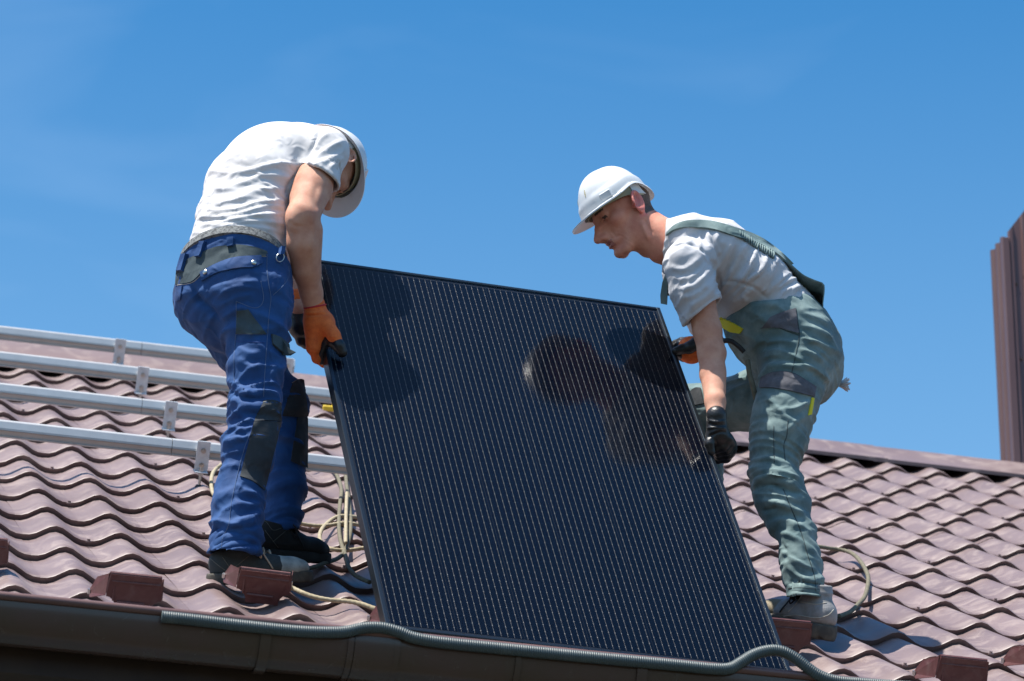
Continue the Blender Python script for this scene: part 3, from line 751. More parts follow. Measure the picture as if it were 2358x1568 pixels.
def patch(name, top, bot, bvhs, m_, parent, th=0.003, off=0.0005, nu=18, nv=6, puff=0.0, relax=1):
    """piece of cloth laid on a body: its upper and lower edges are drawn on the body"""
    A, B = resample(top, nu), resample(bot, nu); H = [[None] * nv for _ in range(nu)]; good = []
    for i in range(nu):
        for j in range(nv):
            t = j / (nv - 1); q = A[i] * (1 - t) + B[i] * t
            h = shoot(bvhs, *q)
            if h: H[i][j] = (h[0], h[1], q); good.append(px(h[0])[0, 2])
            else: H[i][j] = (None, None, q)
    if not good: return None
    zs = np.array(good); zm = np.median(zs)
    P = np.zeros((nu, nv, 3)); N = np.zeros((nu, nv, 3))
    for i in range(nu):
        for j in range(nv):
            h = H[i][j]
            z = None if h[0] is None else px(h[0])[0, 2]
            if z is None or abs(z - zm) > 0.16:
                cand = [H[a][b] for a in range(max(0, i - 4), min(nu, i + 5)) for b in range(nv) if H[a][b][0] is not None and abs(px(H[a][b][0])[0, 2] - zm) <= 0.16]
                if cand:
                    c = min(cand, key=lambda c_: np.hypot(*(c_[2] - h[2]))); P[i, j] = at(h[2][0], h[2][1], px(c[0])[0, 2] + 0.006); N[i, j] = c[1]
                else: P[i, j] = at(h[2][0], h[2][1], zm); N[i, j] = -unit(P[i, j] - CAM)
            else: P[i, j] = h[0]; N[i, j] = h[1]
    for _ in range(relax):
        for X in (P, N):
            Y = X.copy(); Y[1:-1] = 0.25 * X[:-2] + 0.5 * X[1:-1] + 0.25 * X[2:]; X[:] = Y
    N /= np.linalg.norm(N, axis=2, keepdims=True) + 1e-9
    g_ = np.linspace(0, 1, nv)[None, :, None]; gu = np.linspace(0, 1, nu)[:, None, None]
    pf = puff * np.sin(np.pi * g_) * np.sin(np.pi * gu)
    O = P + N * (off + th + pf); I = P + N * (off - 0.004)
    G = O.reshape(-1, 3).tolist() + I.reshape(-1, 3).tolist(); nn = nu * nv; Fc = []
    for i in range(nu - 1):
        for j in range(nv - 1):
            a = i * nv + j; Fc.append((a, a + 1, a + nv + 1, a + nv))
    for i in range(nu - 1):
        for j in (0, nv - 1):
            a, b = i * nv + j, (i + 1) * nv + j; Fc.append((a, b, b + nn, a + nn) if j == 0 else (b, a, a + nn, b + nn))
    for j in range(nv - 1):
        for i in (0, nu - 1):
            a, b = i * nv + j, i * nv + j + 1; Fc.append((b, a, a + nn, b + nn) if i == 0 else (a, b, b + nn, a + nn))
    fn = np.cross(np.array(G[Fc[0][1]]) - np.array(G[Fc[0][0]]), np.array(G[Fc[0][2]]) - np.array(G[Fc[0][0]]))
    if fn @ (np.array(G[Fc[0][0]]) - CAM) > 0: Fc = [f[::-1] for f in Fc]
    return mesh_obj(name, G, Fc, m_, parent, True, 40)
def seam(name, pts, bvhs, m_, parent, r=0.0012, lift=0.0004, step=4.0):
    p = resample(pts, max(3, int(np.linalg.norm(np.diff(np.asarray(pts, float), axis=0), axis=1).sum() / step)))
    P = []
    for x, y in p:
        h = shoot(bvhs, x, y)
        if h and (not P or np.linalg.norm(h[0] - P[-1]) < 0.05): P.append(h[0] + h[1] * lift)
    if len(P) < 2: return None
    return MB().tube(P, r, 5).build(name, m_, parent, True, None)
def from_field(name, fld, m_, parent, strokes=None, fold=None, relax=2, post=1):
    V, Q = fld.mesh(relax)
    if fold is not None:
        N = vnormals(V, Q); V = V + N * fold(V, N)[:, None]
    if strokes: V = sculpt(V, Q, strokes)
    if post: V = relax_mesh(V, Q, post, 0.3)
    me = bpy.data.meshes.new(name); me.vertices.add(len(V)); me.vertices.foreach_set('co', V.astype(np.float32).ravel())
    me.loops.add(len(Q) * 4); me.loops.foreach_set('vertex_index', Q.astype(np.int32).ravel())
    me.polygons.add(len(Q)); me.polygons.foreach_set('loop_start', np.arange(0, len(Q) * 4, 4, dtype=np.int32))
    me.update(calc_edges=True); me.validate()
    me.polygons.foreach_set('use_smooth', [True] * len(me.polygons))
    me.materials.append(m_)
    o = bpy.data.objects.new(name, me); COL.objects.link(o)
    if parent is not None: attach(o, parent)
    return o
def zt(ox, oy, sx):
    """converter from an enlarged detail of the picture to its own coordinates"""
    return lambda pts: [((ox + x / sx) / 1.6285, (oy + y / sx) / 1.6285) for x, y in pts]
def box_of(pts, m=0.1):
    P = np.array(pts); return P.min(0) - m, P.max(0) + m

# ------------------------------------------------------------------ people: shared pieces
cloth_b = ((900, 0.25, 0.0010), (9, 0.8, -0.015), (26, 0.6, -0.007))
M['skin'] = mat('skin', (0.60, 0.325, 0.225), 0.66, spec=0.3, noise=(22, (0.47, 0.205, 0.135), 0.38, 0.72, 8), bump=((260, 0.25, 0.0012), (60, 0.12, 0.003)), sss=(0.12, (0.012, 0.004, 0.002)))
M['face'] = mat('face_skin', (0.66, 0.30, 0.205), 0.66, spec=0.3, noise=(26, (0.54, 0.185, 0.125), 0.38, 0.70), bump=((260, 0.3, 0.0012), (70, 0.15, 0.003)), sss=(0.12, (0.012, 0.004, 0.002)))
M['ear'] = mat('ear_skin', (0.66, 0.22, 0.17), 0.45, noise=(40, (0.6, 0.17, 0.14), 0.4, 0.7), sss=(0.4, (0.012, 0.003, 0.002)))
M['lip'] = mat('lip', (0.36, 0.13, 0.11), 0.42)
M['hair'] = mat('hair', (0.085, 0.055, 0.042), 0.85, noise=(160, (0.14, 0.095, 0.075), 0.4, 0.7), bump=(300, 0.6, 0.003))
M['eye'] = mat('eye', (0.10, 0.07, 0.06), 0.2)
M['white_cloth'] = mat('white_cloth', (0.66, 0.645, 0.645), 0.9, bump=cloth_b, sheen=0.05, noise=(9, (0.60, 0.58, 0.57), 0.45, 0.8))
M['grey_cloth'] = mat('grey_white_cloth', (0.53, 0.53, 0.55), 0.9, bump=cloth_b, sheen=0.05, noise=(12, (0.44, 0.44, 0.46), 0.5, 0.8))
M['blue'] = mat('blue_cloth', (0.005, 0.048, 0.170), 0.8, bump=cloth_b, sheen=0.02, noise=(14, (0.010, 0.070, 0.220), 0.4, 0.7))
M['slate'] = mat('slate_cloth', (0.034, 0.056, 0.066), 0.85, bump=cloth_b, noise=(30, (0.05, 0.075, 0.085), 0.4, 0.7))
M['char'] = mat('charcoal_cloth', (0.022, 0.028, 0.034), 0.8, bump=cloth_b, noise=(40, (0.04, 0.045, 0.05), 0.5, 0.75))
M['teal'] = mat('teal_cloth', (0.088, 0.148, 0.152), 0.8, bump=cloth_b, sheen=0.03, noise=(11, (0.235, 0.315, 0.305), 0.42, 0.75, 7))
M['grey_patch'] = mat('grey_patch', (0.085, 0.085, 0.10), 0.85, bump=cloth_b, noise=(60, (0.12, 0.12, 0.135), 0.4, 0.7))
M['neon'] = mat('neon_yellow', (0.68, 0.60, 0.015), 0.7)
M['orange'] = mat('orange_knit', (0.82, 0.17, 0.03), 0.75, bump=((500, 0.5, 0.0015), (60, 0.2, 0.003)), noise=(70, (0.66, 0.11, 0.02), 0.4, 0.7))
M['latex'] = mat('black_latex', (0.010, 0.010, 0.011), 0.38, bump=((150, 0.5, 0.002), (50, 0.3, 0.004)))
M['red_trim'] = mat('red_trim', (0.5, 0.02, 0.03), 0.7)
M['plastic'] = mat('white_plastic', (0.66, 0.68, 0.69), 0.30, spec=0.5, noise=(14, (0.58, 0.59, 0.59), 0.5, 0.8, 8), bump=(40, 0.05, 0.003))
M['cream'] = mat('cream_band', (0.42, 0.38, 0.24), 0.6)
M['webbing'] = mat('grey_webbing', (0.17, 0.18, 0.18), 0.8, noise=(120, (0.05, 0.055, 0.06), 0.45, 0.6), bump=(260, 0.6, 0.003))
M['suede'] = mat('dark_suede', (0.030, 0.040, 0.042), 0.85, bump=((300, 0.5, 0.0015), (50, 0.2, 0.004)), noise=(12, (0.06, 0.075, 0.075), 0.45, 0.75))
M['dust_suede'] = mat('dusty_suede', (0.33, 0.36, 0.34), 0.9, bump=((300, 0.5, 0.0015),), noise=(25, (0.15, 0.17, 0.17), 0.4, 0.7))
M['black_suede'] = mat('black_suede', (0.012, 0.013, 0.014), 0.8, bump=((300, 0.4, 0.0015),), noise=(20, (0.022, 0.024, 0.025), 0.45, 0.75))
M['leather'] = mat('worn_leather', (0.27, 0.265, 0.26), 0.55, bump=((200, 0.3, 0.0015), (24, 0.4, -0.005)), noise=(22, (0.15, 0.135, 0.11), 0.42, 0.7))
M['tan'] = mat('dusty_tan', (0.25, 0.205, 0.135), 0.8, bump=((200, 0.4, 0.002),), noise=(30, (0.14, 0.115, 0.08), 0.4, 0.7))
M['sole'] = mat('sole_rubber', (0.045, 0.042, 0.036), 0.8, noise=(40, (0.11, 0.095, 0.07), 0.4, 0.75))
M['sole_dark'] = mat('sole_dark', (0.02, 0.021, 0.022), 0.8)
M['lace'] = mat('lace', (0.46, 0.36, 0.26), 0.9); M['lace_dark'] = mat('lace_dark', (0.012, 0.012, 0.014), 0.8)
M['stitch'] = mat('stitch', (0.09, 0.14, 0.25), 0.9); M['stitch_pale'] = mat('stitch_pale', (0.42, 0.40, 0.34), 0.9); M['stitch_dim'] = mat('stitch_dim', (0.13, 0.13, 0.11), 0.9); M['stitch_dark'] = mat('stitch_dark', (0.04, 0.06, 0.065), 0.9); M['stitch_blue'] = mat('stitch_blue', (0.016, 0.05, 0.2), 0.9)

def head_field(fld, O, f, l, t, sc=1.0):
    """skull, jaw, brow, nose, lips, ears in a head frame: f towards the face, l to the left ear, t to the crown"""
    A = np.stack([f, l, t])
    def H(x, y, z): return O + sc * (f * x + l * y + t * z)
    e = lambda c, r, k=0.012, mode='u', AA=A: fld.ell(H(*c), np.array(r) * sc, AA, k, mode)
    e((-0.003, 0, 0.040), (0.090, 0.074, 0.082)); e((0.026, 0, -0.012), (0.064, 0.061, 0.095), 0.02)
    for s_ in (-1, 1):
        fld.cone(H(-0.005, s_ * 0.056, -0.042), H(0.060, s_ * 0.022, -0.100), 0.021 * sc, 0.017 * sc, 0.018)
        e((0.052, s_ * 0.046, -0.014), (0.026, 0.020, 0.018), 0.016)
        e((0.084, s_ * 0.031, 0.009), (0.018, 0.022, 0.013), 0.010, 'd'); e((0.070, s_ * 0.032, 0.007), (0.0145, 0.0150, 0.0145), 0.003)
        e((0.0905, s_ * 0.0310, 0.0), (0.004, 0.016, 0.003), 0.004)
        e((0.0775, s_ * 0.033, 0.0150), (0.009, 0.018, 0.0055), 0.006)
        e((0.1020, s_ * 0.0130, -0.043), (0.0135, 0.0080, 0.0095), 0.005)
        # ear
        B = np.stack([unit(f * 0.80 + l * s_ * 0.45 + t * 0.22), unit(l * s_), t]); B[1] = unit(np.cross(B[2], B[0])); B[2] = unit(np.cross(B[0], B[1]))
        e((-0.012, s_ * 0.083, -0.002), (0.0225, 0.0085, 0.034), 0.006, 'u', B); e((-0.009, s_ * 0.092, 0.003), (0.0155, 0.0095, 0.0255), 0.003, 'd', B); e((-0.006, s_ * 0.0845, 0.001), (0.0075, 0.005, 0.015), 0.003, 'u', B)
        hx_ = [H(-0.012, s_ * 0.087, -0.002) + sc * (B[0] * (0.0195 * math.cos(a)) + B[2] * (0.0315 * math.sin(a))) + l * s_ * 0.002 for a in np.radians(np.linspace(-20, 235, 16))]
        fld.chain(hx_, [0.0042 * sc] * 16, 0.002)
        e((-0.010, s_ * 0.083, -0.030), (0.010, 0.006, 0.010), 0.006, 'u', B); e((0.003, s_ * 0.080, -0.008), (0.006, 0.006, 0.009), 0.005)
    fld.cone(H(0.078, -0.036, 0.028), H(0.088, -0.006, 0.027), 0.0115 * sc, 0.010 * sc, 0.012); fld.cone(H(0.078, 0.036, 0.028), H(0.088, 0.006, 0.027), 0.0115 * sc, 0.010 * sc, 0.012)
    fld.chain([H(0.085, 0, 0.020), H(0.102, 0, -0.010), H(0.1200, 0, -0.039)], [0.0085 * sc, 0.0090 * sc, 0.0125 * sc], 0.010)
    e((0.080, 0, -0.022), (0.020, 0.021, 0.034), 0.012); e((0.092, 0, -0.036), (0.012, 0.012, 0.012), 0.008)
    e((0.104, 0, -0.0495), (0.010, 0.0030, 0.005), 0.004, 'u')
    e((0.076, 0, -0.064), (0.021, 0.030, 0.020), 0.016)
    e((0.0945, 0, -0.0600), (0.0065, 0.021, 0.0052), 0.004); e((0.0925, 0, -0.0735), (0.0070, 0.018, 0.0058), 0.004)
    e((0.100, 0, -0.0668), (0.0085, 0.022, 0.0026), 0.002, 'd')
    e((0.074, 0, -0.100), (0.022, 0.023, 0.018), 0.012); e((0.100, 0, -0.0865), (0.007, 0.018, 0.005), 0.006, 'd')
    return H

def helmet(parent, O, f, l, t, sc=1.0, name='helmet', zr=0.044):
    root = empty(name, O + t * 0.08, parent)
    nph, ns = 96, 30; half_l, half_w, Hh = 0.107, 0.097, 0.112
    def rim_drop(ph):            # how far the lower edge hangs below the rim plane, by azimuth (0 = face)
        c = math.cos(ph); return 0.006 * max(0, c) ** 2 + 0.014 * max(0, -c) ** 3 - 0.020 * math.exp(-((abs(ph) - 2.05) / 0.5) ** 2) + 0.004
    def brim(ph):
        c = math.cos(ph); return 0.0045 + 0.041 * max(0.0, c) ** 2.2 + 0.006 * max(0.0, -c) ** 4
    def surf(ph, s_, off=0.0):
        th = min(s_, 1.0) * math.pi / 2
        lf = half_l * (1.0 if math.cos(ph) > 0 else 0.98)
        r = 1.0 / math.sqrt((math.cos(ph) / lf) ** 2 + (math.sin(ph) / half_w) ** 2)
        rr = r * math.sin(th) ** 0.92; z = Hh * math.cos(th) ** 0.95
        low = -rim_drop(ph); z = low + (Hh - low) * (z / Hh)
        band = 0.0055 / (1 + math.exp(-(s_ - 0.80) * 60)) * (1 - 0.55 / (1 + math.exp(-(abs(ph) - 0.62) * -26)))
        rib = 0.0032 * math.exp(-(math.sin(ph) * rr / 0.012) ** 2) * (1 if 0.05 < s_ < 0.62 else 0) * min(1, max(0, (0.66 - s_) * 12))
        rr += band + off; z += rib + off * math.cos(th)
        x, y = rr * math.cos(ph), rr * math.sin(ph)
        return O + sc * (f * (x + 0.009) + l * y + t * (z + zr))
    def lip(ph, q, off=0.0):     # brim from the shell edge outwards
        lf = half_l; r = 1.0 / math.sqrt((math.cos(ph) / lf) ** 2 + (math.sin(ph) / half_w) ** 2) + 0.0055
        b = brim(ph); rr = r + b * q; c = max(0, math.cos(ph))
        z = -rim_drop(ph) - 0.004 * q - (0.010 * c ** 2) * q ** 1.2 + off - 0.010 * max(0, -math.cos(ph)) ** 4 * q
        return O + sc * (f * (rr * math.cos(ph) + 0.009) + l * rr * math.sin(ph) + t * (z + zr))
    rows = [[surf(2 * math.pi * i / nph, 0.02 + 0.98 * k / ns) for i in range(nph)] for k in range(ns + 1)]
    rows += [[lip(2 * math.pi * i / nph, q) for i in range(nph)] for q in (0.35, 0.7, 0.96, 1.0)]
    rows += [[lip(2 * math.pi * i / nph, q, -0.0042) for i in range(nph)] for q in (1.0, 0.94, 0.5, 0.05)]
    rows += [[surf(2 * math.pi * i / nph, 0.02 + 0.98 * k / ns, -0.0075) for i in range(nph)] for k in range(ns, -1, -2)]
    V = [p for r in rows for p in r]; Fc = []
    for a in range(len(rows) - 1):
        for i in range(nph):
            j = (i + 1) % nph; Fc.append((a * nph + i, (a + 1) * nph + i, (a + 1) * nph + j, a * nph + j))
    Fc.append(tuple(range(nph))); k = (len(rows) - 1) * nph; Fc.append(tuple(k + i for i in range(nph))[::-1])
    sh = mesh_obj('shell', V, Fc, M['plastic'], root, True, 50)
    # slots at the sides, air vents
    for s_ in (-1, 1):
        b_ = MB(); c = surf(s_ * 1.05, 0.93, 0.001); n_ = unit(c - (O + t * 0.03)); tt = unit(np.cross(t, n_))
        b_.box(c - n_ * 0.0012, tt * 0.019, n_ * 0.0035, t * 0.012, 0.003); b_.build('side_slot', M['plastic'], sh, True, 30)
        b_ = MB(); c0 = [surf(s_ * 0.42, q, 0.0008) for q in (0.60, 0.67, 0.74)]; b_.tube(c0, [0.0012, 0.0022, 0.0010], 6); b_.build('vent', M['cream'], sh, True, 40)
    # inner headband and its rear adjuster
    def band(rx, ry, z0, z1, nm, m_, a0=0, a1=2 * math.pi, th=0.0025, zfun=lambda a: 0):
        n = 60; G = []
        for off, z in ((0, z0), (0, z1), (th, z1), (th, z0), (0, z0)):
            G.append([O + sc * (f * ((rx - off) * math.cos(a) + 0.006) + l * (ry - off) * math.sin(a) + t * (z + zfun(a))) for a in np.linspace(a0, a1, n)])
        return MB().grid(G).build(nm, m_, root, True, 40)
    zf = lambda a: -0.020 * max(0, -math.cos(a))
    band(0.099, 0.085, 0.030, 0.062, 'headband', M['cream'], zfun=zf)
    band(0.101, 0.088, 0.034, 0.066, 'rear_adjuster', M['plastic'], math.pi - 1.25, math.pi + 1.25, 0.004, zf)
    return root

def glove(name, parent, pieces, m_main, m_dip, h=0.0028, fold=None, strokes=None):
    """pieces: list of ('chain', pts, radii, k) or ('ell', c, r, axes, k); returns the mesh object"""
    allp = [q for p in pieces for q in (p[1] if p[0] == 'chain' else [np.asarray(p[1]) - 0.05, np.asarray(p[1]) + 0.05])]
    lo, hi = box_of(allp, 0.05); fl = Field(lo, hi, h)
    for p in pieces:
        if p[0] == 'chain': fl.chain(p[1], p[2], p[3])
        else: fl.ell(p[1], p[2], p[3], p[4])
    return from_field(name, fl, m_main, parent, strokes, fold, 1, 0)

def shoe(parent, heel, toe, up, mats, tall=0.09, name='boot', sh=0.0):
    """upper, sole, toe cap as separate meshes of one boot"""
    root = empty(name, heel, parent)
    f = unit(toe - heel); L = np.linalg.norm(toe - heel); u = unit(up - f * (up @ f)); s_ = np.cross(u, f)
    def B(x, y, z): return heel + f * x * L + s_ * y + u * (z + sh * (0.5 if z < .02 else 1.0))
    lo, hi = box_of([B(-.05, -.07, -.02), B(1.05, .07, tall + .06), B(-.05, .07, tall + .06), B(1.05, -.07, -.02), B(.2, 0, tall + .1)], 0.05)
    fl = Field(lo, hi, 0.0035)
    A = np.stack([f, s_, u])
    # upper
    fl.loft([(B(.13, 0, .052), .036, .040, s_), (B(.35, 0, .055), .037, .044, s_), (B(.60, 0, .046), .043, .033, s_), (B(.82, 0, .040), .044, .026, s_), (B(.90, 0, .038), .038, .022, s_)], 0.012)
    fl.loft([(B(.19, 0, .06), .036, .040, s_), (B(.29, 0, tall), .036, .044, s_), (B(.315, 0, tall + .03), .039, .046, s_)], 0.02)
    fl.loft([(B(.31, 0, tall - 0.02), .03, .037, s_), (B(.32, 0, tall + .09), .03, .037, s_)], 0.004, 'd')
    fl.cut(B(0, 0, .026), -u); fl.cut(B(.2, 0, tall + 0.022), unit(u + 0.15 * f), 0.004)
    up_ = from_field('upper', fl, mats[0], root, None, lambda V, N: 0.0022 * (ridges(V, A, (10, 20, 45), 3.0) - 0.5), 1, 0)
    # sole with raised heel and lugs
    fs = Field(lo, hi, 0.0035)
    fs.loft([(B(.14, 0, .015), .040, .040, s_), (B(.35, 0, .015), .038, .055, s_), (B(.65, 0, .015), .049, .055, s_), (B(.86, 0, .015), .045, .055, s_)], 0.012)
    fs.ell(B(.12, 0, .014), (.040, .040, .07), A, 0.012); fs.ell(B(.88, 0, .016), (.040, .045, .07), A, 0.012)
    fs.cut(B(0, 0, .0315), u)
    fs.cut(heel, -u, 0.003)
    for k in range(9): fs.cone(B(.04 + .11 * k, -.07, -.003), B(.04 + .11 * k, .07, -.003), .006, .006, 0.001, 'd')
    from_field('sole', fs, mats[1], root, None, None, 1, 0)
    # toe cap
    ft = Field(lo, hi, 0.0035)
    ft.loft([(B(.60, 0, .046), .0445, .0345, s_), (B(.82, 0, .0405), .0462, .0275, s_), (B(.905, 0, .0385), .0405, .0242, s_)], 0.012)
    ft.cut(B(0, 0, .028), -u); ft.cut(B(.66, 0, 0.06), unit(-f + 0.35 * u), 0.003)
    from_field('toe_cap', ft, mats[2], root, None, None, 1, 0)
    # laces
    lb = MB()
    for k in range(4):
        x = .40 + .062 * k; z = .106 - .0075 * k if tall < .1 else .110 - .009 * k
        lb.tube([B(x, -.024, z - .013), B(x + .012, -.012, z), B(x + .015, 0, z + .003), B(x + .008, .012, z), B(x - .008, .024, z - .013)], .0031, 6)
        lb.tube([B(x, .024, z - .012), B(x + .012, .010, z + .001), B(x + .015, -.002, z + .005), B(x + .002, -.016, z - .002)], .0031, 6)
    for sg in (-1, 1):
        P = spline([B(.39, 0, .108), B(.40, sg * .025, .112), B(.45, sg * .05, .095), B(.47, sg * .045, .070), B(.43, sg * .03, .09), B(.39, 0, .108)], 6); lb.tube(P, .0022, 6)
        P = spline([B(.39, 0, .107), B(.46, sg * .03, .098), B(.54, sg * .046, .060), B(.58, sg * .05, .040)], 6); lb.tube(P, .0022, 6)
    lb.build('laces', mats[3], up_, True, None)
    return root, B, up_
# ------------------------------------------------------------------ worker on the left: white t-shirt, blue trousers
def build_left():
    fw_ = unit([0.80, 0.60, 0.0]); rt = unit([0.60, -0.80, 0.0])
    root = empty('person', at(590, 1345, 10.1))
    tag(root, 'person in white t-shirt and blue work trousers bending with back to us, gripping the panel', 'person')
    J = at
    Z1, Z2, Z3 = zt(600, 400, 2.2405), zt(600, 900, 1.9595), zt(600, 1600, 1.9595)
    # ---- body: head, neck, arms and trunk in one surface
    hc = J(747, 376, 10.90); ht = camdir(0.42, -0.27, 0.865); hf = camdir(0.22, 0.95, 0.20); hf = unit(hf - ht * (hf @ ht)); hl = np.cross(ht, hf)
    armR = [J(750, 352, 10.62), J(722, 432, 10.53), J(697, 500, 10.44), J(698, 560, 10.44), J(705, 618, 10.47), J(717, 675, 10.50), J(724, 715, 10.515)]
    rR = [.040, .052, .046, .0445, .040, .031, .027]
    armL = [J(560, 395, 10.85), J(600, 500, 10.90), J(640, 600, 10.88), J(690, 712, 10.72)]
    lo, hi = box_of(armR + armL + [hc, J(535, 660, 10.47)], 0.2)
    b = Field(lo, hi, 0.0045)
    head_field(b, hc, hf, hl, ht)
    b.chain([hc - ht * 0.02 - hf * 0.02, J(712, 352, 10.84), J(660, 360, 10.78)], [.055, .058, .07], 0.03)
    b.loft([(J(538, 660, 10.47), .15, .11, rt), (J(545, 560, 10.53), .13, .095, rt), (J(590, 420, 10.65), .145, .10, rt), (J(655, 365, 10.76), .15, .075, rt)], 0.03)
    b.chain(armR, rR, 0.012); b.chain(armL, [.05, .045, .04, .03], 0.012)
    b.cone(J(655, 365, 10.76), armR[0], .045, .038, 0.03); b.cone(J(655, 365, 10.76), armL[0], .05, .05, 0.03)
    b.ell(J(678, 508, 10.415), (.022, .022, .03), None, 0.016)                    # elbow
    b.cone(J(716, 400, 10.545), J(690, 455, 10.50), .034, .026, 0.02)           # triceps
    b.cone(J(722, 530, 10.44), J(722, 590, 10.46), .026, .020, 0.015)            # forearm muscle
    body = from_field('body', b, M['skin'], root, [
        (Z1([(1075, 960), (1130, 1000), (1200, 1010)]), 5, -.003), (Z1([(1240, 900), (1225, 1050), (1200, 1200), (1200, 1300)]), 7, -.0028), (Z1([(1280, 900), (1290, 1050), (1260, 1250)]), 6, .003),
        (Z1([(1120, 640), (1180, 720), (1150, 860)]), 12, .002), (Z1([(1330, 640), (1300, 760), (1330, 880)]), 8, -.003)], None, 1, 0)
    # ---- shirt
    nodes = [(J(541, 612, 10.50), .156, .117, rt), (J(549, 540, 10.53), .142, .108, rt), (J(560, 492, 10.57), .138, .103, rt), (J(582, 420, 10.63), .150, .108, rt), (J(622, 374, 10.70), .165, .104, rt), (J(664, 357, 10.765), .158, .078, rt)]
    lo, hi = box_of([n[0] for n in nodes] + [armR[0], armL[1]], 0.24)
    s = Field(lo, hi, 0.0045)
    s.loft(nodes, 0.02, 'u', 0.03)
    s.loft([(J(660, 355, 10.765), .12, .078, rt), (J(712, 352, 10.83), .085, .070, rt)], 0.03)
    s.chain([J(610, 375, 10.80), armL[0], armL[1]], [.07, .065, .06], 0.03)
    s.cone(J(648, 372, 10.665), J(724, 356, 10.635), .085, .066, 0.04)
    # sleeve, cut and hollowed at its hem before it joins the trunk
    hem = J(735, 411, 10.555); ax = unit(J(716, 470, 10.49) - J(752, 345, 10.63)); ax2 = camdir(-0.50, 0.80, -0.40)
    sv = Field(lo, hi, 0.0045)
    sv.chain([J(690, 352, 10.72), J(748, 348, 10.63), J(728, 425, 10.54), J(716, 462, 10.50)], [.075, .064, .061, .060], 0.025)
    sv.cut(hem, ax2, 0.003); sv.chain([hem - ax * .03, hem + ax * .08], [.0535, .057], 0.003, 'd')
    s.D = smin(s.D, sv.D, 0.02)
    wc, wn = J(540, 583, 10.5), None
    wn = unit(np.cross(J(663, 586, 10.42) - J(412, 603, 10.50), J(527, 541, 10.39) - J(412, 603, 10.50)))
    if wn[2] > 0: wn = -wn
    s.cut(J(527, 541, 10.39) + wn * 0.012, wn, 0.004, *box_of([J(539, 640, 10.5)], 0.3))
    lat = unit(rt); spn = unit(J(620, 365, 10.7) - J(540, 600, 10.5))
    def fold(V, N):
        q = px(V); low = np.clip((q[:, 1] - 360) / 150, 0, 1)
        a = ridges(V, frame3(lat + 0.15 * spn, spn), (6, 24, 6), 2.0, 0.6); c = ridges(V, frame3(lat - 0.1 * spn, spn), (9, 48, 9), 7.0, 0.6)
        return (0.0075 * low * (a - a.mean()) + 0.005 * low * (c - c.mean()))
    st = []
    S = lambda pts, w_, a, *k: st.append((Z1(pts), w_, a, *k))
    S([(390, 520), (500, 545), (640, 555), (850, 510), (1010, 470), (1180, 500)], 4.3, 0.0061, 1.8)
    S([(370, 600), (450, 660), (540, 690), (700, 640), (900, 575), (1120, 600)], 5.0, 0.0061, 1.7)
    S([(345, 760), (420, 800), (600, 790), (780, 720), (960, 690), (1100, 700)], 4.3, 0.0054, 1.8)
    S([(340, 850), (480, 870), (640, 860), (850, 800), (1070, 790)], 3.6, 0.0061, 1.7)
    S([(310, 920), (500, 925), (700, 890), (900, 835), (1080, 850)], 3.6, 0.0058, 1.6)
    S([(290, 985), (450, 985), (650, 940), (860, 905), (1060, 900)], 3.6, 0.0058, 1.6)
    S([(260, 1060), (400, 1050), (600, 990), (820, 960), (1060, 990)], 3.6, 0.0054, 1.6)
    S([(240, 1120), (420, 1090), (620, 1020), (800, 1010), (1050, 1060)], 3.6, 0.0050, 1.6)
    S([(1070, 850), (960, 760), (860, 690), (700, 700)], 4.3, 0.0050, 1.6)
    S([(1080, 800), (1000, 720), (920, 660), (830, 640)], 3.6, 0.0043, 1.6)
    S([(1150, 570), (1090, 650), (1060, 740)], 6, -.006)
    S([(1250, 470), (1340, 400), (1440, 330), (1540, 280)], 4.3, 0.0050, 1.7); S([(1260, 510), (1380, 455), (1500, 400), (1570, 330)], 4.3, 0.0047, 1.7)
    S([(1300, 380), (1340, 280), (1420, 215)], 3.6, 0.0043, 1.7); S([(1420, 520), (1480, 470), (1540, 420)], 5, .005)
    S([(1345, 190), (1300, 300), (1240, 420), (1190, 530)], 4.0, -.006)
    S([(1200, 545), (1300, 545), (1400, 590), (1465, 660)], 3.5, .0045); S([(620, 330), (720, 400), (700, 500)], 24, .005)
    S([(840, 400), (860, 520), (820, 600)], 10, .004); S([(760, 240), (900, 260), (1050, 260)], 16, .003)
    shirt = from_field('t_shirt', s, M['white_cloth'], root, st, fold, 1, 0)
    # ---- trousers
    pel = [(J(540, 562, 10.50), .160, .124, rt), (J(539, 600, 10.49), .166, .128, rt), (J(543, 660, 10.47), .162, .132, rt), (J(550, 710, 10.45), .150, .124, rt)]
    legR = [J(592, 690, 10.405), J(589, 750, 10.37), J(588, 866, 10.30), J(587, 950, 10.245), J(571, 1041, 10.19), J(550, 1145, 10.13), J(541, 1215, 10.09), J(538, 1300, 10.045)]
    rr = [.100, .0900, .0725, .0665, .0675, .0620, .0655, .0765]
    legL = [J(478, 695, 10.53), J(556, 785, 10.57), J(640, 915, 10.62), J(654, 1010, 10.585), J(653, 1120, 10.53), J(646, 1262, 10.455)]
    rl = [.095, .078, .068, .063, .058, .055]
    lo, hi = box_of([p[0] for p in pel] + legR + legL, 0.2)
    t = Field(lo, hi, 0.005)
    t.loft(pel, 0.02, 'u', 0.03)
    t.ell(J(486, 676, 10.44), (.082, .082, .10), None, 0.05); t.ell(J(560, 672, 10.37), (.075, .075, .10), None, 0.05)
    t.chain(legR, rr, 0.03); t.chain(legL, rl, 0.03)
    t.ell(J(664, 928, 10.62), (.042, .045, .055), None, 0.03)
    wt_ = J(527, 541, 10.39) + wn * 0.010
    t.cut(wt_, -wn, 0.004, *box_of([J(540, 540, 10.5)], 0.26))
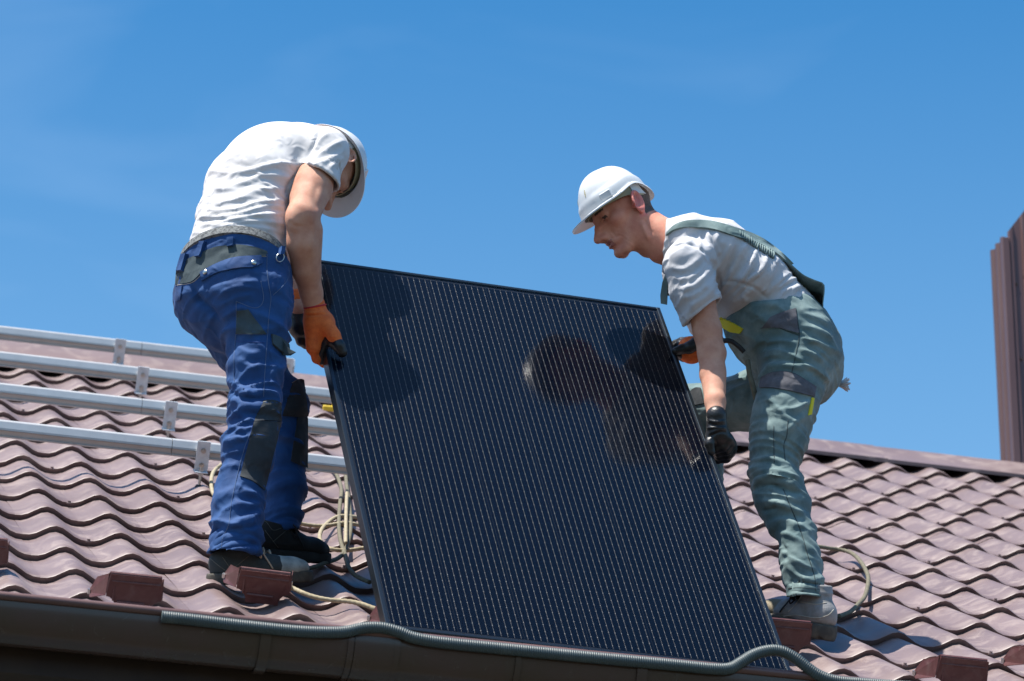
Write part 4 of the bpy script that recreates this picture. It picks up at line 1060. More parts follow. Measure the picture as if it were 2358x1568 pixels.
    hn = unit(legR[-1] - legR[-2]); t.cut(J(538, 1276, 10.06), camdir(-0.02, 0.98, -0.18), 0.002, *box_of([legR[-1]], 0.13))
    t.chain([J(538, 1255, 10.06), J(537, 1320, 10.03)], [.056, .060], 0.004, 'd')
    t.cut(J(648, 1226, 10.475), camdir(0.15, 0.96, -0.18), 0.002, *box_of([legL[-1]], 0.11)); t.chain([J(648, 1205, 10.48), J(645, 1280, 10.45)], [.044, .046], 0.004, 'd')
    def foldt(V, N):
        q = px(V); up = np.array([0, 0, 1.0])
        kn = np.exp(-((q[:, 1] - 930) / 130) ** 2) + 0.9 * np.clip((q[:, 1] - 1080) / 150, 0, 1) + 0.55 * np.exp(-((q[:, 1] - 740) / 90) ** 2)
        a = ridges(V, frame3(lat + 0.35 * fw_ - 0.25 * up, up), (7, 20, 7), 4.0, 0.7); c = ridges(V, frame3(lat + 0.2 * fw_ + 0.35 * up, up), (9, 40, 9), 9.0, 0.6)
        return kn * (0.013 * (a - a.mean()) + 0.007 * (c - c.mean())) + 0.003 * (c - c.mean())
    st = []
    T2 = lambda pts, w_, a, *k: st.append((Z2(pts), w_, a, *k)); T3 = lambda pts, w_, a, *k: st.append((Z3(pts), w_, a, *k))
    T2([(330, 380), (480, 330), (640, 310), (740, 300)], 6, .006, 1.6); T2([(430, 500), (560, 420), (700, 400)], 6, .006, 1.6); T2([(450, 580), (560, 510), (640, 490)], 5, .007, 1.6); T2([(400, 440), (520, 360), (700, 350)], 5, .005)
    T2([(240, 320), (270, 420), (360, 500), (440, 590)], 7, -.011); T2([(830, 210), (850, 320), (830, 400)], 8, .004); T2([(880, 230), (900, 330), (860, 400)], 5, .004)
    T2([(560, 780), (660, 830), (760, 820)], 6, .005, 1.6); T2([(560, 880), (680, 930), (760, 900)], 6, .005, 1.6); T2([(480, 1020), (560, 1060), (640, 1120), (760, 1160)], 7, .009, 1.8)
    T2([(500, 1080), (560, 1140), (700, 1160), (760, 1180)], 5, -.007); T2([(500, 1160), (600, 1200), (740, 1240)], 7, .007, 1.6); T2([(510, 1240), (600, 1290), (690, 1320)], 6, .005); T2([(480, 1400), (560, 1380), (660, 1420)], 6, .005); T2([(470, 1480), (560, 1450), (640, 1490)], 6, .005)
    T2([(820, 700), (800, 850), (800, 1060)], 5, -.003); T2([(880, 880), (830, 970), (860, 1040)], 6, .004)
    T3([(450, 130), (520, 100), (640, 90)], 5, .005); T3([(440, 240), (520, 190), (600, 180)], 5, .006, 1.5); T3([(430, 330), (500, 290), (580, 280)], 5, .005); T3([(560, 420), (620, 470), (720, 500)], 6, .007); T3([(540, 520), (600, 570), (740, 570)], 6, .008, 1.6)
    T3([(540, 700), (640, 680), (750, 620)], 7, .009, 1.7); T3([(500, 760), (620, 740), (740, 720)], 5, -.006); T3([(370, 900), (420, 820), (470, 770)], 6, .007); T3([(360, 850), (390, 780), (440, 740)], 5, -.006); T3([(620, 800), (700, 850), (740, 920)], 6, .005)
    T3([(340, 925), (500, 935), (740, 930)], 3, .004); T3([(460, 620), (420, 560), (430, 450)], 6, .004)
    tr = from_field('trousers', t, M['blue'], root, st, foldt, 1, 0)
    tb = [bvh_of(tr)]
    # ---- pieces sewn on the trousers
    P = lambda nm, top, bot, m_, cv=Z2, **k: patch(nm, cv(top), cv(bot), tb, m_, tr, **k)
    P('waist_yoke', [(128, 200), (170, 162), (300, 95), (420, 50), (560, 35), (700, 55), (785, 85)], [(118, 328), (165, 320), (240, 305), (330, 220), (450, 160), (620, 120), (775, 120)], M['slate'], nu=26)
    fl1 = P('pocket_flap', [(300, 240), (420, 175), (560, 130), (740, 115)], [(310, 300), (440, 235), (600, 205), (680, 205), (750, 170)], M['blue'], th=.005, nu=24, puff=.002)
    P('pocket_flap', [(120, 350), (142, 343), (170, 338)], [(112, 438), (132, 448), (156, 432)], M['blue'], th=.004, nu=8)
    P('pocket_insert', [(568, 520), (600, 515), (650, 512)], [(560, 690), (660, 690), (780, 690)], M['slate'], nu=14, nv=8)
    kp = P('knee_patch', [(760, 1185), (820, 1180), (885, 1195)], [(690, 1330), (780, 1330), (890, 1330)], M['char'], th=.003, nu=14, nv=8)
    patch('knee_patch', Z2([(690, 1335), (780, 1335), (888, 1335)]), Z3([(588, 365), (680, 400), (765, 465)]), tb, M['char'], tr, th=.003, nu=14, nv=12)
    patch('knee_patch', Z2([(975, 1045), (1020, 1025), (1052, 1030)]), Z2([(900, 1290), (1010, 1300), (1085, 1290)]), tb, M['char'], tr, th=.003, nu=12, nv=8)
    patch('knee_patch', Z2([(1010, 1300), (1050, 1300), (1080, 1300)]), Z3([(960, 250), (1020, 280), (1080, 300)]), tb, M['char'], tr, th=.003, nu=10, nv=8)
    tp = P('tool_pocket', [(815, 690), (870, 710), (930, 760)], [(825, 770), (880, 820), (940, 850)], M['slate'], th=.008, nu=10, nv=6)
    o = MB(); A_ = [J(*Z2([q])[0], z) for q, z in (((900, 735), 10.30), ((950, 800), 10.27), ((1000, 825), 10.26), ((960, 850), 10.27), ((900, 845), 10.29), ((850, 800), 10.31))]
    o.extrude(A_, (0, 0, 0), camdir(0, -.1, 1) * 0.004); o.build('pocket_corner', M['slate'], tp or tr, True, 30)
    for a_, b_, w_ in (((200, 105), (165, 235), 20), ((330, 15), (292, 130), 22), ((528, -15), (525, 52), 26), ((890, 60), (880, 110), 16)):
        P('belt_loop', [(a_[0] - w_, a_[1]), (a_[0] + w_ * .6, a_[1])], [(b_[0] - w_, b_[1]), (b_[0] + w_ * .6, b_[1])], M['blue'], th=.012, nu=4, nv=6)
    # stitched seams
    for nm, pts, m_ in (('seam', Z2([(790, 90), (785, 200), (800, 330), (815, 430), (800, 560), (790, 700), (775, 900), (760, 1150)]), M['stitch']), ('seam', Z2([(560, 450), (560, 650), (545, 850), (545, 1040)]), M['stitch']),
                        ('seam', Z2([(690, 1335), (650, 1460), (620, 1560)]), M['stitch_blue']), ('seam', Z3([(680, 10), (620, 160), (570, 350), (525, 560), (505, 720), (460, 820), (450, 930)]), M['stitch']),
                        ('seam', Z2([(300, 250), (450, 165), (620, 118), (780, 122)]), M['stitch_pale']), ('seam', Z2([(120, 333), (240, 310), (330, 225)]), M['stitch_pale']), ('seam', Z2([(560, 690), (780, 692)]), M['stitch']), ('seam', Z2([(560, 745), (770, 755)]), M['stitch_blue']),
                        ('seam', Z2([(560, 450), (700, 500), (760, 440), (740, 300)]), M['stitch']), ('seam', Z2([(945, 190), (945, 270), (900, 340), (830, 405)]), M['stitch']), ('seam', Z2([(760, 1190), (820, 1182), (885, 1192)]), M['stitch_pale']), ('seam', Z2([(970, 1048), (1020, 1022), (1050, 1022)]), M['stitch_pale'])):
        seam(nm, pts, tb, m_, tr, 0.0010)
    for q in ((340, 240), (686, 172)):
        h = shoot(tb, *Z2([q])[0])
        if h: o = MB(); o.tube([h[0] + h[1] * .003, h[0] + h[1] * .0075, h[0] + h[1] * .0095], [.0072, .0072, .0045], 14); o.build('snap_button', M['steel'], fl1 or tr, True, 40)
    h = shoot(tb, *Z2([(872, 130)])[0])
    if h:
        n_ = h[1]; uu = unit(np.cross(n_, camdir(.6, .8, 0))); vv = np.cross(n_, uu)
        MB().tube([h[0] + n_ * .006 + .016 * math.cos(a) * uu + .011 * math.sin(a) * vv for a in np.linspace(0, 2 * math.pi, 20)[:-1]], .0016, 6, closed=True).build('metal_ring', M['steel'], tr, True, None)
    # belt between shirt hem and trouser top, following the trunk
    G = [[], [], [], []]; nb = 72; cB = J(540, 585, 10.495)
    e1 = unit(rt - wn * (rt @ wn)); e2 = np.cross(wn, e1); base = cB + wn * ((J(527, 541, 10.39) - cB) @ wn)
    for k in range(nb + 1):
        a = 2 * math.pi * k / nb; d = e1 * .163 * math.cos(a) + e2 * .128 * math.sin(a); dn_ = unit(d)
        for i, (of, hh) in enumerate(((-.006, -.010), (.003, -.008), (.003, .017), (-.006, .019))): G[i].append(base + d + dn_ * of + wn * hh)
    MB().grid(G).build('belt', M['webbing'], root, True, 40)
    # ---- helmet
    helmet(root, hc, hf, hl, ht, 1.0)
    # ---- gloves: right hand pinching the panel frame, thumb in front, fingers behind
    e = PP(0, 1.275)             # point of the frame under the hand
    wr = J(725, 706, 10.515); pc = J(735, 757, 10.505)
    th = [J(748, 742, 10.495), J(768, 772, 10.475), J(779, 792, 10.470), J(787, 810, 10.468)]
    KN = [J(722, 800, 10.50), J(728, 790, 10.53), J(735, 780, 10.56), J(741, 772, 10.585)]
    pcs = [('chain', [J(723, 700, 10.512), J(727, 722, 10.513), J(732, 745, 10.51)], [.0305, .031, .034], .01),
           ('chain', [J(728, 745, 10.515), KN[0]], [.033, .022], .02), ('chain', [J(735, 745, 10.52), KN[1]], [.032, .021], .02), ('chain', [J(740, 745, 10.53), KN[2]], [.030, .021], .02), ('chain', [J(746, 745, 10.54), KN[3]], [.028, .02], .02),
           ('chain', th[:3], [.025, .0175, .0155], .012), ('chain', [J(752, 752, 10.505), J(742, 790, 10.51)], [.016, .014], .015),
           ('chain', [KN[0], J(730, 825, 10.51), J(746, 836, 10.535), J(766, 830, 10.57)], [.0155, .0145, .0125, .011], .006),
           ('chain', [KN[1], J(740, 818, 10.56), J(758, 822, 10.59), J(776, 812, 10.61)], [.0150, .0140, .0122, .0108], .006),
           ('chain', [KN[2], J(748, 802, 10.60), J(766, 805, 10.63), J(782, 795, 10.65)], [.0148, .0135, .012, .0105], .006),
           ('chain', [KN[3], J(754, 786, 10.625), J(770, 786, 10.65), J(784, 778, 10.665)], [.0135, .012, .011, .0098], .006)]
    gl = glove('glove', root, pcs, M['orange'], None, strokes=[(Zg([(505, 450), (650, 465), (910, 440)]), 3, .003), (Zg([(515, 490), (700, 500), (925, 480)]), 3, -.0028), (Zg([(520, 560), (650, 540), (930, 500)]), 3, .0028), (Zg([(960, 880), (1040, 900), (1100, 890)]), 3, .002)])
    dip = glove('rubber_coating', gl, [('chain', [J(778, 791, 10.4685), J(781, 797, 10.467), J(788, 811, 10.4655)], [.0165, .0172, .0150], .004),
                                       ('chain', [J(757, 781, 10.492), J(768, 790, 10.478), J(779, 796, 10.470)], [.0125, .0135, .0150], .008),
                                       ('chain', [J(758, 781, 10.492), J(747, 793, 10.50), J(741, 812, 10.505), J(742, 832, 10.512)], [.0125, .0125, .0125, .0105], .006)], M['latex'], None)
    o = MB(); c = J(725, 705.5, 10.512); n_ = unit(J(727, 722, 10.513) - J(723, 700, 10.512)); uu = unit(np.cross(n_, camdir(0, 0, 1))); vv = np.cross(n_, uu)
    o.tube([c + .0312 * (math.cos(a) * uu + math.sin(a) * vv) for a in np.linspace(0, 2 * math.pi, 28)[:-1]], .0022, 6, closed=True); o.build('cuff_trim', M['red_trim'], gl, True, None)
    # left hand further back, palm side to us
    pl = [('chain', [J(686, 690, 10.74), J(690, 716, 10.735)], [.032, .031], .01)]
    g2 = glove('glove', root, pl + [('chain', [J(689, 706, 10.737), J(690, 722, 10.735)], [.032, .034], .01)], M['orange'], None)
    glove('rubber_coating', g2, [('chain', [J(690, 728, 10.73), J(693, 752, 10.72)], [.036, .037], .012), ('chain', [J(684, 752, 10.72), J(694, 785, 10.72), J(722, 790, 10.74)], [.017, .0145, .012], .008), ('chain', [J(692, 755, 10.73), J(706, 792, 10.73), J(734, 792, 10.75)], [.017, .014, .012], .008),
                                 ('chain', [J(702, 755, 10.74), J(718, 785, 10.75), J(742, 780, 10.77)], [.016, .013, .011], .008), ('chain', [J(708, 745, 10.75), J(728, 765, 10.765), J(748, 762, 10.78)], [.0155, .013, .011], .008), ('chain', [J(704, 728, 10.71), J(722, 748, 10.70), J(738, 766, 10.70)], [.016, .014, .012], .008)], M['latex'], None)
    # ---- shoes
    upv = unit(0.75 * NR + 0.35 * np.array([0, 0, 1.0]) - 0.1 * np.array([1.0, 0, 0]))
    b1, B1, u1 = shoe(root, J(482, 1348, 10.05), J(713, 1341, 10.15), upv, (M['suede'], M['sole'], M['dust_suede'], M['lace']), .075, 'shoe')
    b2, B2, u2 = shoe(root, J(560, 1283, 10.38), J(747, 1297, 10.585), unit(NR + 0.2 * np.array([0, 0, 1.0])), (M['black_suede'], M['sole_dark'], M['black_suede'], M['lace_dark']), .085, 'shoe')
    sb = [bvh_of(u1)]
    for pts in ([(360, 960), (430, 1020), (530, 1090)], [(520, 1050), (590, 1000), (650, 950)], [(460, 960), (520, 1045)]): seam('stitching', Z3(pts), sb, M['stitch_dim'], u1, 0.0010)
    sb = [bvh_of(u2)]
    for pts in ([(735, 690), (780, 700), (830, 760), (890, 745)], [(770, 760), (830, 840), (870, 890)], [(830, 845), (930, 760)]): seam('stitching', Z3(pts), sb, M['stitch_dim'], u2, 0.0008)
    return root
Zg = zt(1040, 1080, 4.9)
build_left()
# ------------------------------------------------------------------ worker on the right: grey-white t-shirt, grey-green bib overalls
def build_right():
    J = at
    lf = unit([-0.25, -0.97, 0.0]); fw_ = unit([-0.97, 0.25, 0.0]); up = np.array([0, 0, 1.0])
    root = empty('person', J(1860, 1460, 10.5))
    tag(root, 'person in pale t-shirt and grey-green bib overalls leaning left over the panel edge', 'person')
    Z4, Z5, Z6, Z7 = zt(2080, 560, 2.45), zt(2450, 750, 2.24), zt(2500, 1150, 2.24), zt(2700, 1750, 1.95); Zh = zt(2100, 580, 3.7325)
    # ---- body
    p_ = math.radians(31); hf = unit(np.array([-0.995 * math.cos(p_), 0.04 * math.cos(p_), -math.sin(p_)])); hl = unit(lf - 0.24 * up); hl = unit(hl - hf * (hl @ hf)); ht = np.cross(hf, hl)
    hc = J(1441, 491, 11.03)
    armL = [J(1588, 600, 10.80), J(1612, 690, 10.785), J(1629, 762, 10.765), J(1638, 815, 10.745), J(1641, 862, 10.715), J(1647, 925, 10.635), J(1650, 975, 10.585)]
    rL = [.040, .042, .0405, .0378, .0355, .0285, .0245]
    armR = [J(1588, 640, 11.16), J(1620, 740, 11.22), J(1640, 790, 11.15), J(1600, 803, 11.03)]
    neck = [hc - ht * 0.045 - hf * 0.028, J(1502, 540, 11.0), J(1545, 562, 10.98)]
    lo, hi = box_of([hc, armL[-1], armR[1], J(1800, 735, 10.98)], 0.17)
    b = Field(lo, hi, 0.0030)
    H = head_field(b, hc, hf, hl, ht, 1.0)
    b.chain(neck, [.053, .056, .066], 0.03)
    b.cone(hc - ht * 0.040 + hl * 0.045 - hf * .02, J(1512, 590, 10.97), .020, .016, 0.02)     # neck muscle
    b.ell(J(1487, 580, 11.0), (.014, .014, .014), None, 0.015)
    b.loft([(J(1800, 735, 10.98), .14, .10, lf), (J(1690, 625, 10.98), .145, .10, lf), (J(1590, 575, 10.97), .12, .08, lf)], 0.03)
    b.chain(armL, rL, 0.012); b.chain(armR, [.038, .038, .034, .026], 0.012)
    b.ell(J(1655, 812, 10.75), (.020, .020, .026), None, 0.014)
    b.cone(J(1650, 850, 10.725), J(1655, 900, 10.67), .022, .016, 0.014)
    st = [(Zh([(690, 1190), (760, 1160), (850, 1130), (940, 1190), (1020, 1260)]), 2.5, -.0022), (Zh([(820, 1110), (900, 1150), (980, 1230), (1040, 1300)]), 3.5, .0022),
          (Zh([(700, 1060), (760, 1120), (800, 1180)]), 3, -.0015), (Zh([(520, 1040), (600, 990), (680, 930)]), 3, .003), (Zh([(430, 1000), (470, 1050), (500, 1110)]), 2, -.002),
          (Zh([(880, 1380), (930, 1400), (990, 1380)]), 2.5, -.002), (Zh([(1130, 920), (1180, 1050), (1250, 1200)]), 5, .004), (Zh([(1180, 900), (1240, 1020), (1300, 1120)]), 4, -.003),
          (Zh([(680, 1000), (720, 960), (760, 900)]), 2.5, -.0012), (Zh([(1100, 1390), (1000, 1420), (960, 1450)]), 5, -.002)]
    body = from_field('body', b, M['skin'], root, st, None, 1, 0)
    # the weathered face and neck: a second skin tone on the faces of the head
    me = body.data; me.materials.append(M['face']); me.materials.append(M['lip']); me.materials.append(M['eye']); me.materials.append(M['hair']); me.materials.append(M['ear'])
    c = np.empty(len(me.polygons) * 3); me.polygons.foreach_get('center', c); c = c.reshape(-1, 3) - hc
    hx, hy, hz = c @ hf, c @ hl, c @ ht
    q = px(c + hc); mi = np.zeros(len(c), int)
    mi[(q[:, 0] < 1530) & (q[:, 2] > 10.8)] = 1
    mi[(hx > .085) & (hx < .105) & (np.abs(hy) < .021) & (hz < -.0575) & (hz > -.079)] = 2
    mi[(hx > .073) & (np.abs(np.abs(hy) - .031) < .0135) & (np.abs(hz - .0055) < .0042)] = 3
    mi[(hx > .070) & (np.abs(np.abs(hy) - .031) < .017) & (np.abs(hz - .0285) < .0042)] = 4
    bk = (mi == 1) & (((hx < -.020) & (hz > -.045 - 0.2 * (hx + .02)) ) | ((hz > .030) & (hx < .045))) & (np.abs(hy) < .0795)
    mi[bk] = 4
    mi[(mi == 1) & (np.abs(hy) > .0765) & (hx > -.045) & (hx < .02) & (np.abs(hz) < .05)] = 5
    me.polygons.foreach_set('material_index', mi.astype(np.int32)); me.update()
    # ---- shirt
    nd = [(J(1832, 772, 10.98), .125, .085, lf), (J(1796, 733, 10.98), .144, .097, lf), (J(1722, 656, 10.98), .160, .108, lf), (J(1642, 596, 10.975), .168, .102, lf), (J(1576, 570, 10.97), .145, .082, lf), (J(1545, 560, 10.975), .082, .070, lf)]
    lo, hi = box_of([n[0] for n in nd] + [armL[1], armR[1]], 0.21)
    s = Field(lo, hi, 0.0045)
    s.loft(nd, 0.02, 'u', 0.03)
    s.chain([J(1610, 590, 11.08), J(1575, 635, 11.16), armR[1]], [.07, .056, .052], 0.03)
    hemc = J(1623, 716, 10.78); axs = unit(J(1640, 790, 10.76) - J(1585, 600, 10.80))
    sv = Field(lo, hi, 0.0045)
    sv.chain([J(1620, 605, 10.90), J(1585, 608, 10.815), J(1600, 670, 10.79), J(1630, 760, 10.775)], [.078, .067, .066, .066], 0.025)
    sv.cut(hemc, camdir(.58, .78, -.12), 0.003); sv.chain([hemc - axs * .035, hemc + axs * .08], [.0475, .054], 0.004, 'd')
    s.D = smin(s.D, sv.D, 0.02)
    s.chain([neck[0], neck[1], neck[2]], [.056, .0605, .0655], 0.003, 'd')
    s.cut(J(1529, 545, 10.97), unit(hf * 0.2 + camdir(-.94, -.12, 0.1)), 0.004, *box_of([J(1500, 545, 10.98)], 0.14))
    spn = unit(J(1576, 562, 10.97) - J(1796, 733, 10.98)); dors = unit(np.cross(spn, lf))
    def fold(V, N):
        q = px(V); a = ridges(V, frame3(dors + 0.25 * spn, spn), (5, 26, 6), 2.0, 0.6); c_ = ridges(V, frame3(dors - 0.15 * spn, spn), (8, 52, 9), 7.0, 0.6)
        w_ = (0.45 + 0.7 * np.clip((q[:, 0] - 1600) / 120, 0, 1)) * np.clip(0.25 + (q[:, 1] - (470 + 0.55 * (q[:, 0] - 1560))) / 70, 0.25, 1)
        return w_ * (0.009 * (a - a.mean()) + 0.006 * (c_ - c_.mean()))
    st = []
    S = lambda pts, w_, a, *k: st.append((Z5(pts), w_, a, *k))
    S([(400, 250), (385, 330), (400, 420)], 4, .006); S([(460, 250), (470, 350), (500, 450), (530, 560)], 3.8, .009, 1.7); S([(540, 270), (540, 370), (560, 470)], 3.8, .007, 1.7); S([(680, 350), (640, 430), (600, 560), (560, 680)], 4.5, .007, 1.7)
    S([(780, 360), (730, 450), (680, 560), (630, 650)], 4.5, .008, 1.7); S([(880, 400), (830, 520), (780, 620), (700, 690)], 4.5, .009, 1.6); S([(960, 450), (930, 560), (850, 640), (720, 700)], 4.5, .008, 1.6)
    S([(1050, 480), (1000, 600), (950, 720), (900, 800)], 4.5, .008, 1.6); S([(1180, 600), (1080, 660), (1000, 740), (930, 820)], 3.8, .007, 1.6); S([(1230, 650), (1120, 690), (1030, 760)], 3.8, .007, 1.6); S([(1290, 720), (1180, 740), (1060, 790)], 5, .006)
    S([(560, 690), (700, 690), (850, 740), (960, 830)], 4, -.005); S([(800, 760), (760, 800), (780, 860)], 6, .006)
    S([(115, 425), (170, 385), (270, 362), (370, 395), (460, 465)], 3, -.0055); S([(470, 470), (520, 560), (550, 680), (545, 790)], 5, -.009)
    S([(130, 560), (250, 580), (330, 540), (400, 470)], 5.2, .005, 1.6); S([(160, 650), (280, 660), (390, 600), (450, 520)], 5.2, .005, 1.6); S([(200, 740), (330, 720), (430, 640), (490, 560)], 5.2, .005, 1.6); S([(230, 820), (360, 790), (470, 700)], 5.2, .005, 1.6); S([(300, 900), (420, 830), (500, 760)], 6, .004)
    S([(290, 985), (390, 900), (480, 840), (560, 795)], 2.5, -.003); S([(60, 250), (90, 330), (60, 480)], 4, .005); S([(100, 280), (120, 420), (110, 560)], 4, -.005)
    shirt = from_field('t_shirt', s, M['grey_cloth'], root, st, fold, 1, 0)
    # ---- overalls
    pel = [(J(1764, 742, 10.985), .176, .120, lf), (J(1800, 768, 10.98), .174, .130, lf), (J(1832, 812, 10.97), .158, .128, lf), (J(1845, 842, 10.96), .145, .122, lf)]
    legL = [J(1846, 800, 10.885), J(1830, 850, 10.86), J(1817, 900, 10.825), J(1805, 958, 10.79), J(1793, 1010, 10.75), J(1781, 1085, 10.71), J(1793, 1135, 10.68), J(1812, 1180, 10.65), J(1829, 1222, 10.62), J(1842, 1275, 10.575), J(1848, 1322, 10.54), J(1857, 1395, 10.495)]
    rl = [.096, .093, .0870, .083, .0765, .062, .068, .0610, .0535, .0510, .050, .060]
    legR = [J(1850, 862, 11.05), J(1740, 918, 11.15), J(1600, 948, 11.28)]; kneeR = legR[-1]
    foot = kneeR.copy(); foot = foot + np.array([0.04, 0.02, 0]) ; hgt = (NR @ foot) / CT; foot = foot - np.array([0, 0, hgt - 0.10])
    lo, hi = box_of([n[0] for n in pel] + legL + legR + [foot], 0.2)
    t = Field(lo, hi, 0.005)
    t.loft(pel, 0.02, 'u', 0.03)
    t.ell(J(1858, 812, 10.90), (.070, .07, .09), None, 0.05); t.ell(J(1852, 832, 11.02), (.070, .07, .09), None, 0.05)
    t.chain(legL, rl, 0.03); t.chain(legR + [foot], [.100, .084, .078, .058], 0.03)
    # hollow towards the shirt so the bib has an edge
    t.cut(J(1790, 683, 10.86), camdir(-.16, -.985, -.05), 0.003, *box_of([J(1770, 690, 10.98)], 0.27))
    t.cut(J(1857, 1378, 10.505), camdir(.0, .985, -.17), 0.002, *box_of([legL[-1]], 0.11)); t.chain([J(1853, 1355, 10.515), J(1858, 1410, 10.485)], [.046, .052], 0.004, 'd')
    tn = unit(legL[5] - legL[0])
    def foldt(V, N):
        q = px(V); kn = 0.75 + 0.6 * np.exp(-((q[:, 1] - 1120) / 80) ** 2) + 0.35 * np.clip((q[:, 1] - 1200) / 100, 0, 1)
        a = ridges(V, frame3(fw_ + 0.5 * lf - 0.35 * up, up), (6, 21, 6), 4.0, 0.7); c_ = ridges(V, frame3(fw_ + 0.3 * lf + 0.35 * up, up), (9, 42, 9), 9.0, 0.6)
        return kn * (0.0075 * (a - a.mean()) + 0.0065 * (c_ - c_.mean()))
    st = []
    T5 = lambda pts, w_, a, *k: st.append((Z5(pts), w_, a, *k)); T6 = lambda pts, w_, a, *k: st.append((Z6(pts), w_, a, *k)); T7 = lambda pts, w_, a, *k: st.append((Z7(pts), w_, a, *k))
    T6([(830, 310), (900, 290), (1000, 290), (1090, 310)], 3.8, .008, 1.6); T6([(840, 390), (930, 370), (1040, 400), (1170, 470)], 3.8, .009, 1.6); T6([(800, 440), (900, 410), (1060, 440)], 4, .006); T6([(790, 520), (900, 490), (1060, 500), (1240, 520)], 5, .007)
    T6([(1110, 260), (1240, 290), (1350, 340), (1430, 370)], 3.8, .009, 1.7); T6([(1110, 360), (1220, 390), (1320, 460)], 3.8, .008, 1.6); T6([(1120, 60), (1250, 90), (1370, 160)], 6, .006); T6([(1120, 160), (1260, 190), (1400, 270)], 6, .006); T6([(1080, 500), (1200, 500), (1300, 560), (1380, 640)], 3.8, .008, 1.6)
    T6([(950, 850), (1050, 860), (1150, 820), (1200, 780)], 4.5, .008, 1.7); T6([(830, 730), (900, 820), (1000, 920), (1100, 990)], 5.2, .007, 1.6); T6([(1020, 1050), (1070, 980), (1160, 920)], 6, .006); T6([(730, 820), (720, 950), (700, 1080)], 8, .005)
    T6([(760, 1290), (860, 1270), (960, 1310)], 3.8, .006, 1.6); T6([(740, 1380), (860, 1370), (1000, 1400), (1120, 1440)], 4.5, .009, 1.7); T6([(720, 1460), (820, 1420), (900, 1420), (1000, 1470), (1120, 1520)], 4.5, .010, 1.7); T6([(760, 1500), (860, 1470), (960, 1500)], 6, -.009)
    T7([(240, 120), (330, 90), (400, 70), (480, 90), (580, 150)], 4.5, .011, 1.7); T7([(260, 170), (360, 130), (470, 160), (600, 190)], 6, -.010); T7([(220, 200), (330, 200), (450, 210), (590, 260)], 4.5, .008, 1.6); T7([(300, 250), (400, 260), (520, 300), (640, 350)], 4.5, .008, 1.6); T7([(300, 320), (380, 310), (420, 290)], 5, -.008)
    T7([(380, 400), (480, 390), (600, 440), (690, 500)], 4.5, .008, 1.6); T7([(430, 480), (520, 500), (640, 580), (710, 640)], 4.5, .008, 1.6); T7([(440, 580), (500, 650), (580, 700), (700, 760)], 4.5, .008, 1.6); T7([(440, 560), (480, 620), (500, 680)], 5, -.007); T7([(490, 720), (560, 790), (640, 830), (740, 850)], 6, .007); T7([(500, 860), (540, 840), (560, 880)], 5, -.008)
    T7([(460, 60), (500, 250), (590, 470), (630, 640), (690, 800)], 3, -.003)
    ov = from_field('overalls', t, M['teal'], root, st, foldt, 1, 0)
    tb = [bvh_of(ov)]; sbv = [bvh_of(shirt)]
    P = lambda nm, top, bot, m_, cv=Z6, **k: patch(nm, cv(top), cv(bot), tb, m_, ov, **k)
    P('pocket_lining', [(870, 90), (960, 50), (1080, 15)], [(800, 180), (930, 175), (1110, 220)], M['grey_patch'], nu=14, nv=8)
    P('thigh_band', [(800, 590), (900, 550), (1060, 560), (1250, 670)], [(785, 680), (900, 685), (1050, 710), (1235, 755)], M['grey_patch'], th=.004, nu=22)
    P('reflective_tab', [(1215, 765), (1232, 770)], [(1185, 910), (1210, 905)], M['neon'], th=.004, nu=5)
    P('bib_stripe', [(452, 90), (540, 125), (645, 185)], [(455, 160), (540, 210), (620, 225)], M['neon'], th=.004, nu=12)
    P('knee_pad', [(195, 720), (240, 690), (290, 690)], [(215, 835), (270, 825), (320, 815)], M['char'], th=.005, nu=8)
    for pts in ([(1085, 10), (1100, 120), (1115, 240), (1085, 400), (1050, 560)], [(790, 180), (900, 165), (1000, 200), (1110, 240)], [(900, 1000), (900, 1150), (905, 1310)], [(1020, 950), (1010, 1080), (985, 1160), (995, 1290)], [(800, 590), (900, 548), (1060, 556), (1250, 668)]):
        seam('seam', Z6(pts), tb, M['stitch_dark'], ov, 0.0012)
    for pts in ([(460, 160), (510, 280), (590, 470), (640, 640), (690, 800), (700, 910)], [(500, 890), (600, 885), (780, 900)]): seam('seam', Z7(pts), tb, M['stitch_dark'], ov, 0.0012)
    # straps over the shoulder
    patch('shoulder_strap', Z5([(128, 275), (180, 220), (270, 185), (400, 180), (560, 205), (700, 250), (840, 300), (960, 370), (1060, 450), (1110, 495), (1160, 545)]),
          Z5([(122, 300), (160, 262), (270, 232), (400, 238), (540, 262), (700, 318), (830, 355), (950, 415), (1040, 470), (1085, 510), (1135, 560)]), sbv, M['teal'], ov, th=.004, off=.004, nu=44, nv=4, relax=5)
    # back of the bib, pulled off the shirt by the strap
    pr_ = resample([(1808, 597), (1822, 608), (1850, 632), (1878, 645), (1897, 653), (1899, 672), (1896, 706), (1906, 728), (1920, 752)], 26); G = []
    for off in (0.0, 0.005):
        G.append([J(x - 90 * off * 8, y + 120 * off, 10.90) + lf * 0.012 for x, y in pr_])
    nearE = [J(x, y, 10.90) for x, y in pr_]; G = []
    for tt, dn in ((0.0, 0.0), (0.33, .006), (0.66, .006), (1.0, 0.0)):
        G.append([p - lf * (0.17 * tt) for p in nearE])
    Gi = [[p + camdir(-.75, .6, 0) * 0.004 for p in row] for row in G]
    o = MB().grid(G); o.grid([r[::-1] for r in Gi]); o.grid([G[0], Gi[0]]); o.grid([[r[0] for r in G], [r[0] for r in Gi]]); o.grid([G[-1], Gi[-1]])
    o.build('back_bib', M['teal'], ov, True, 50)
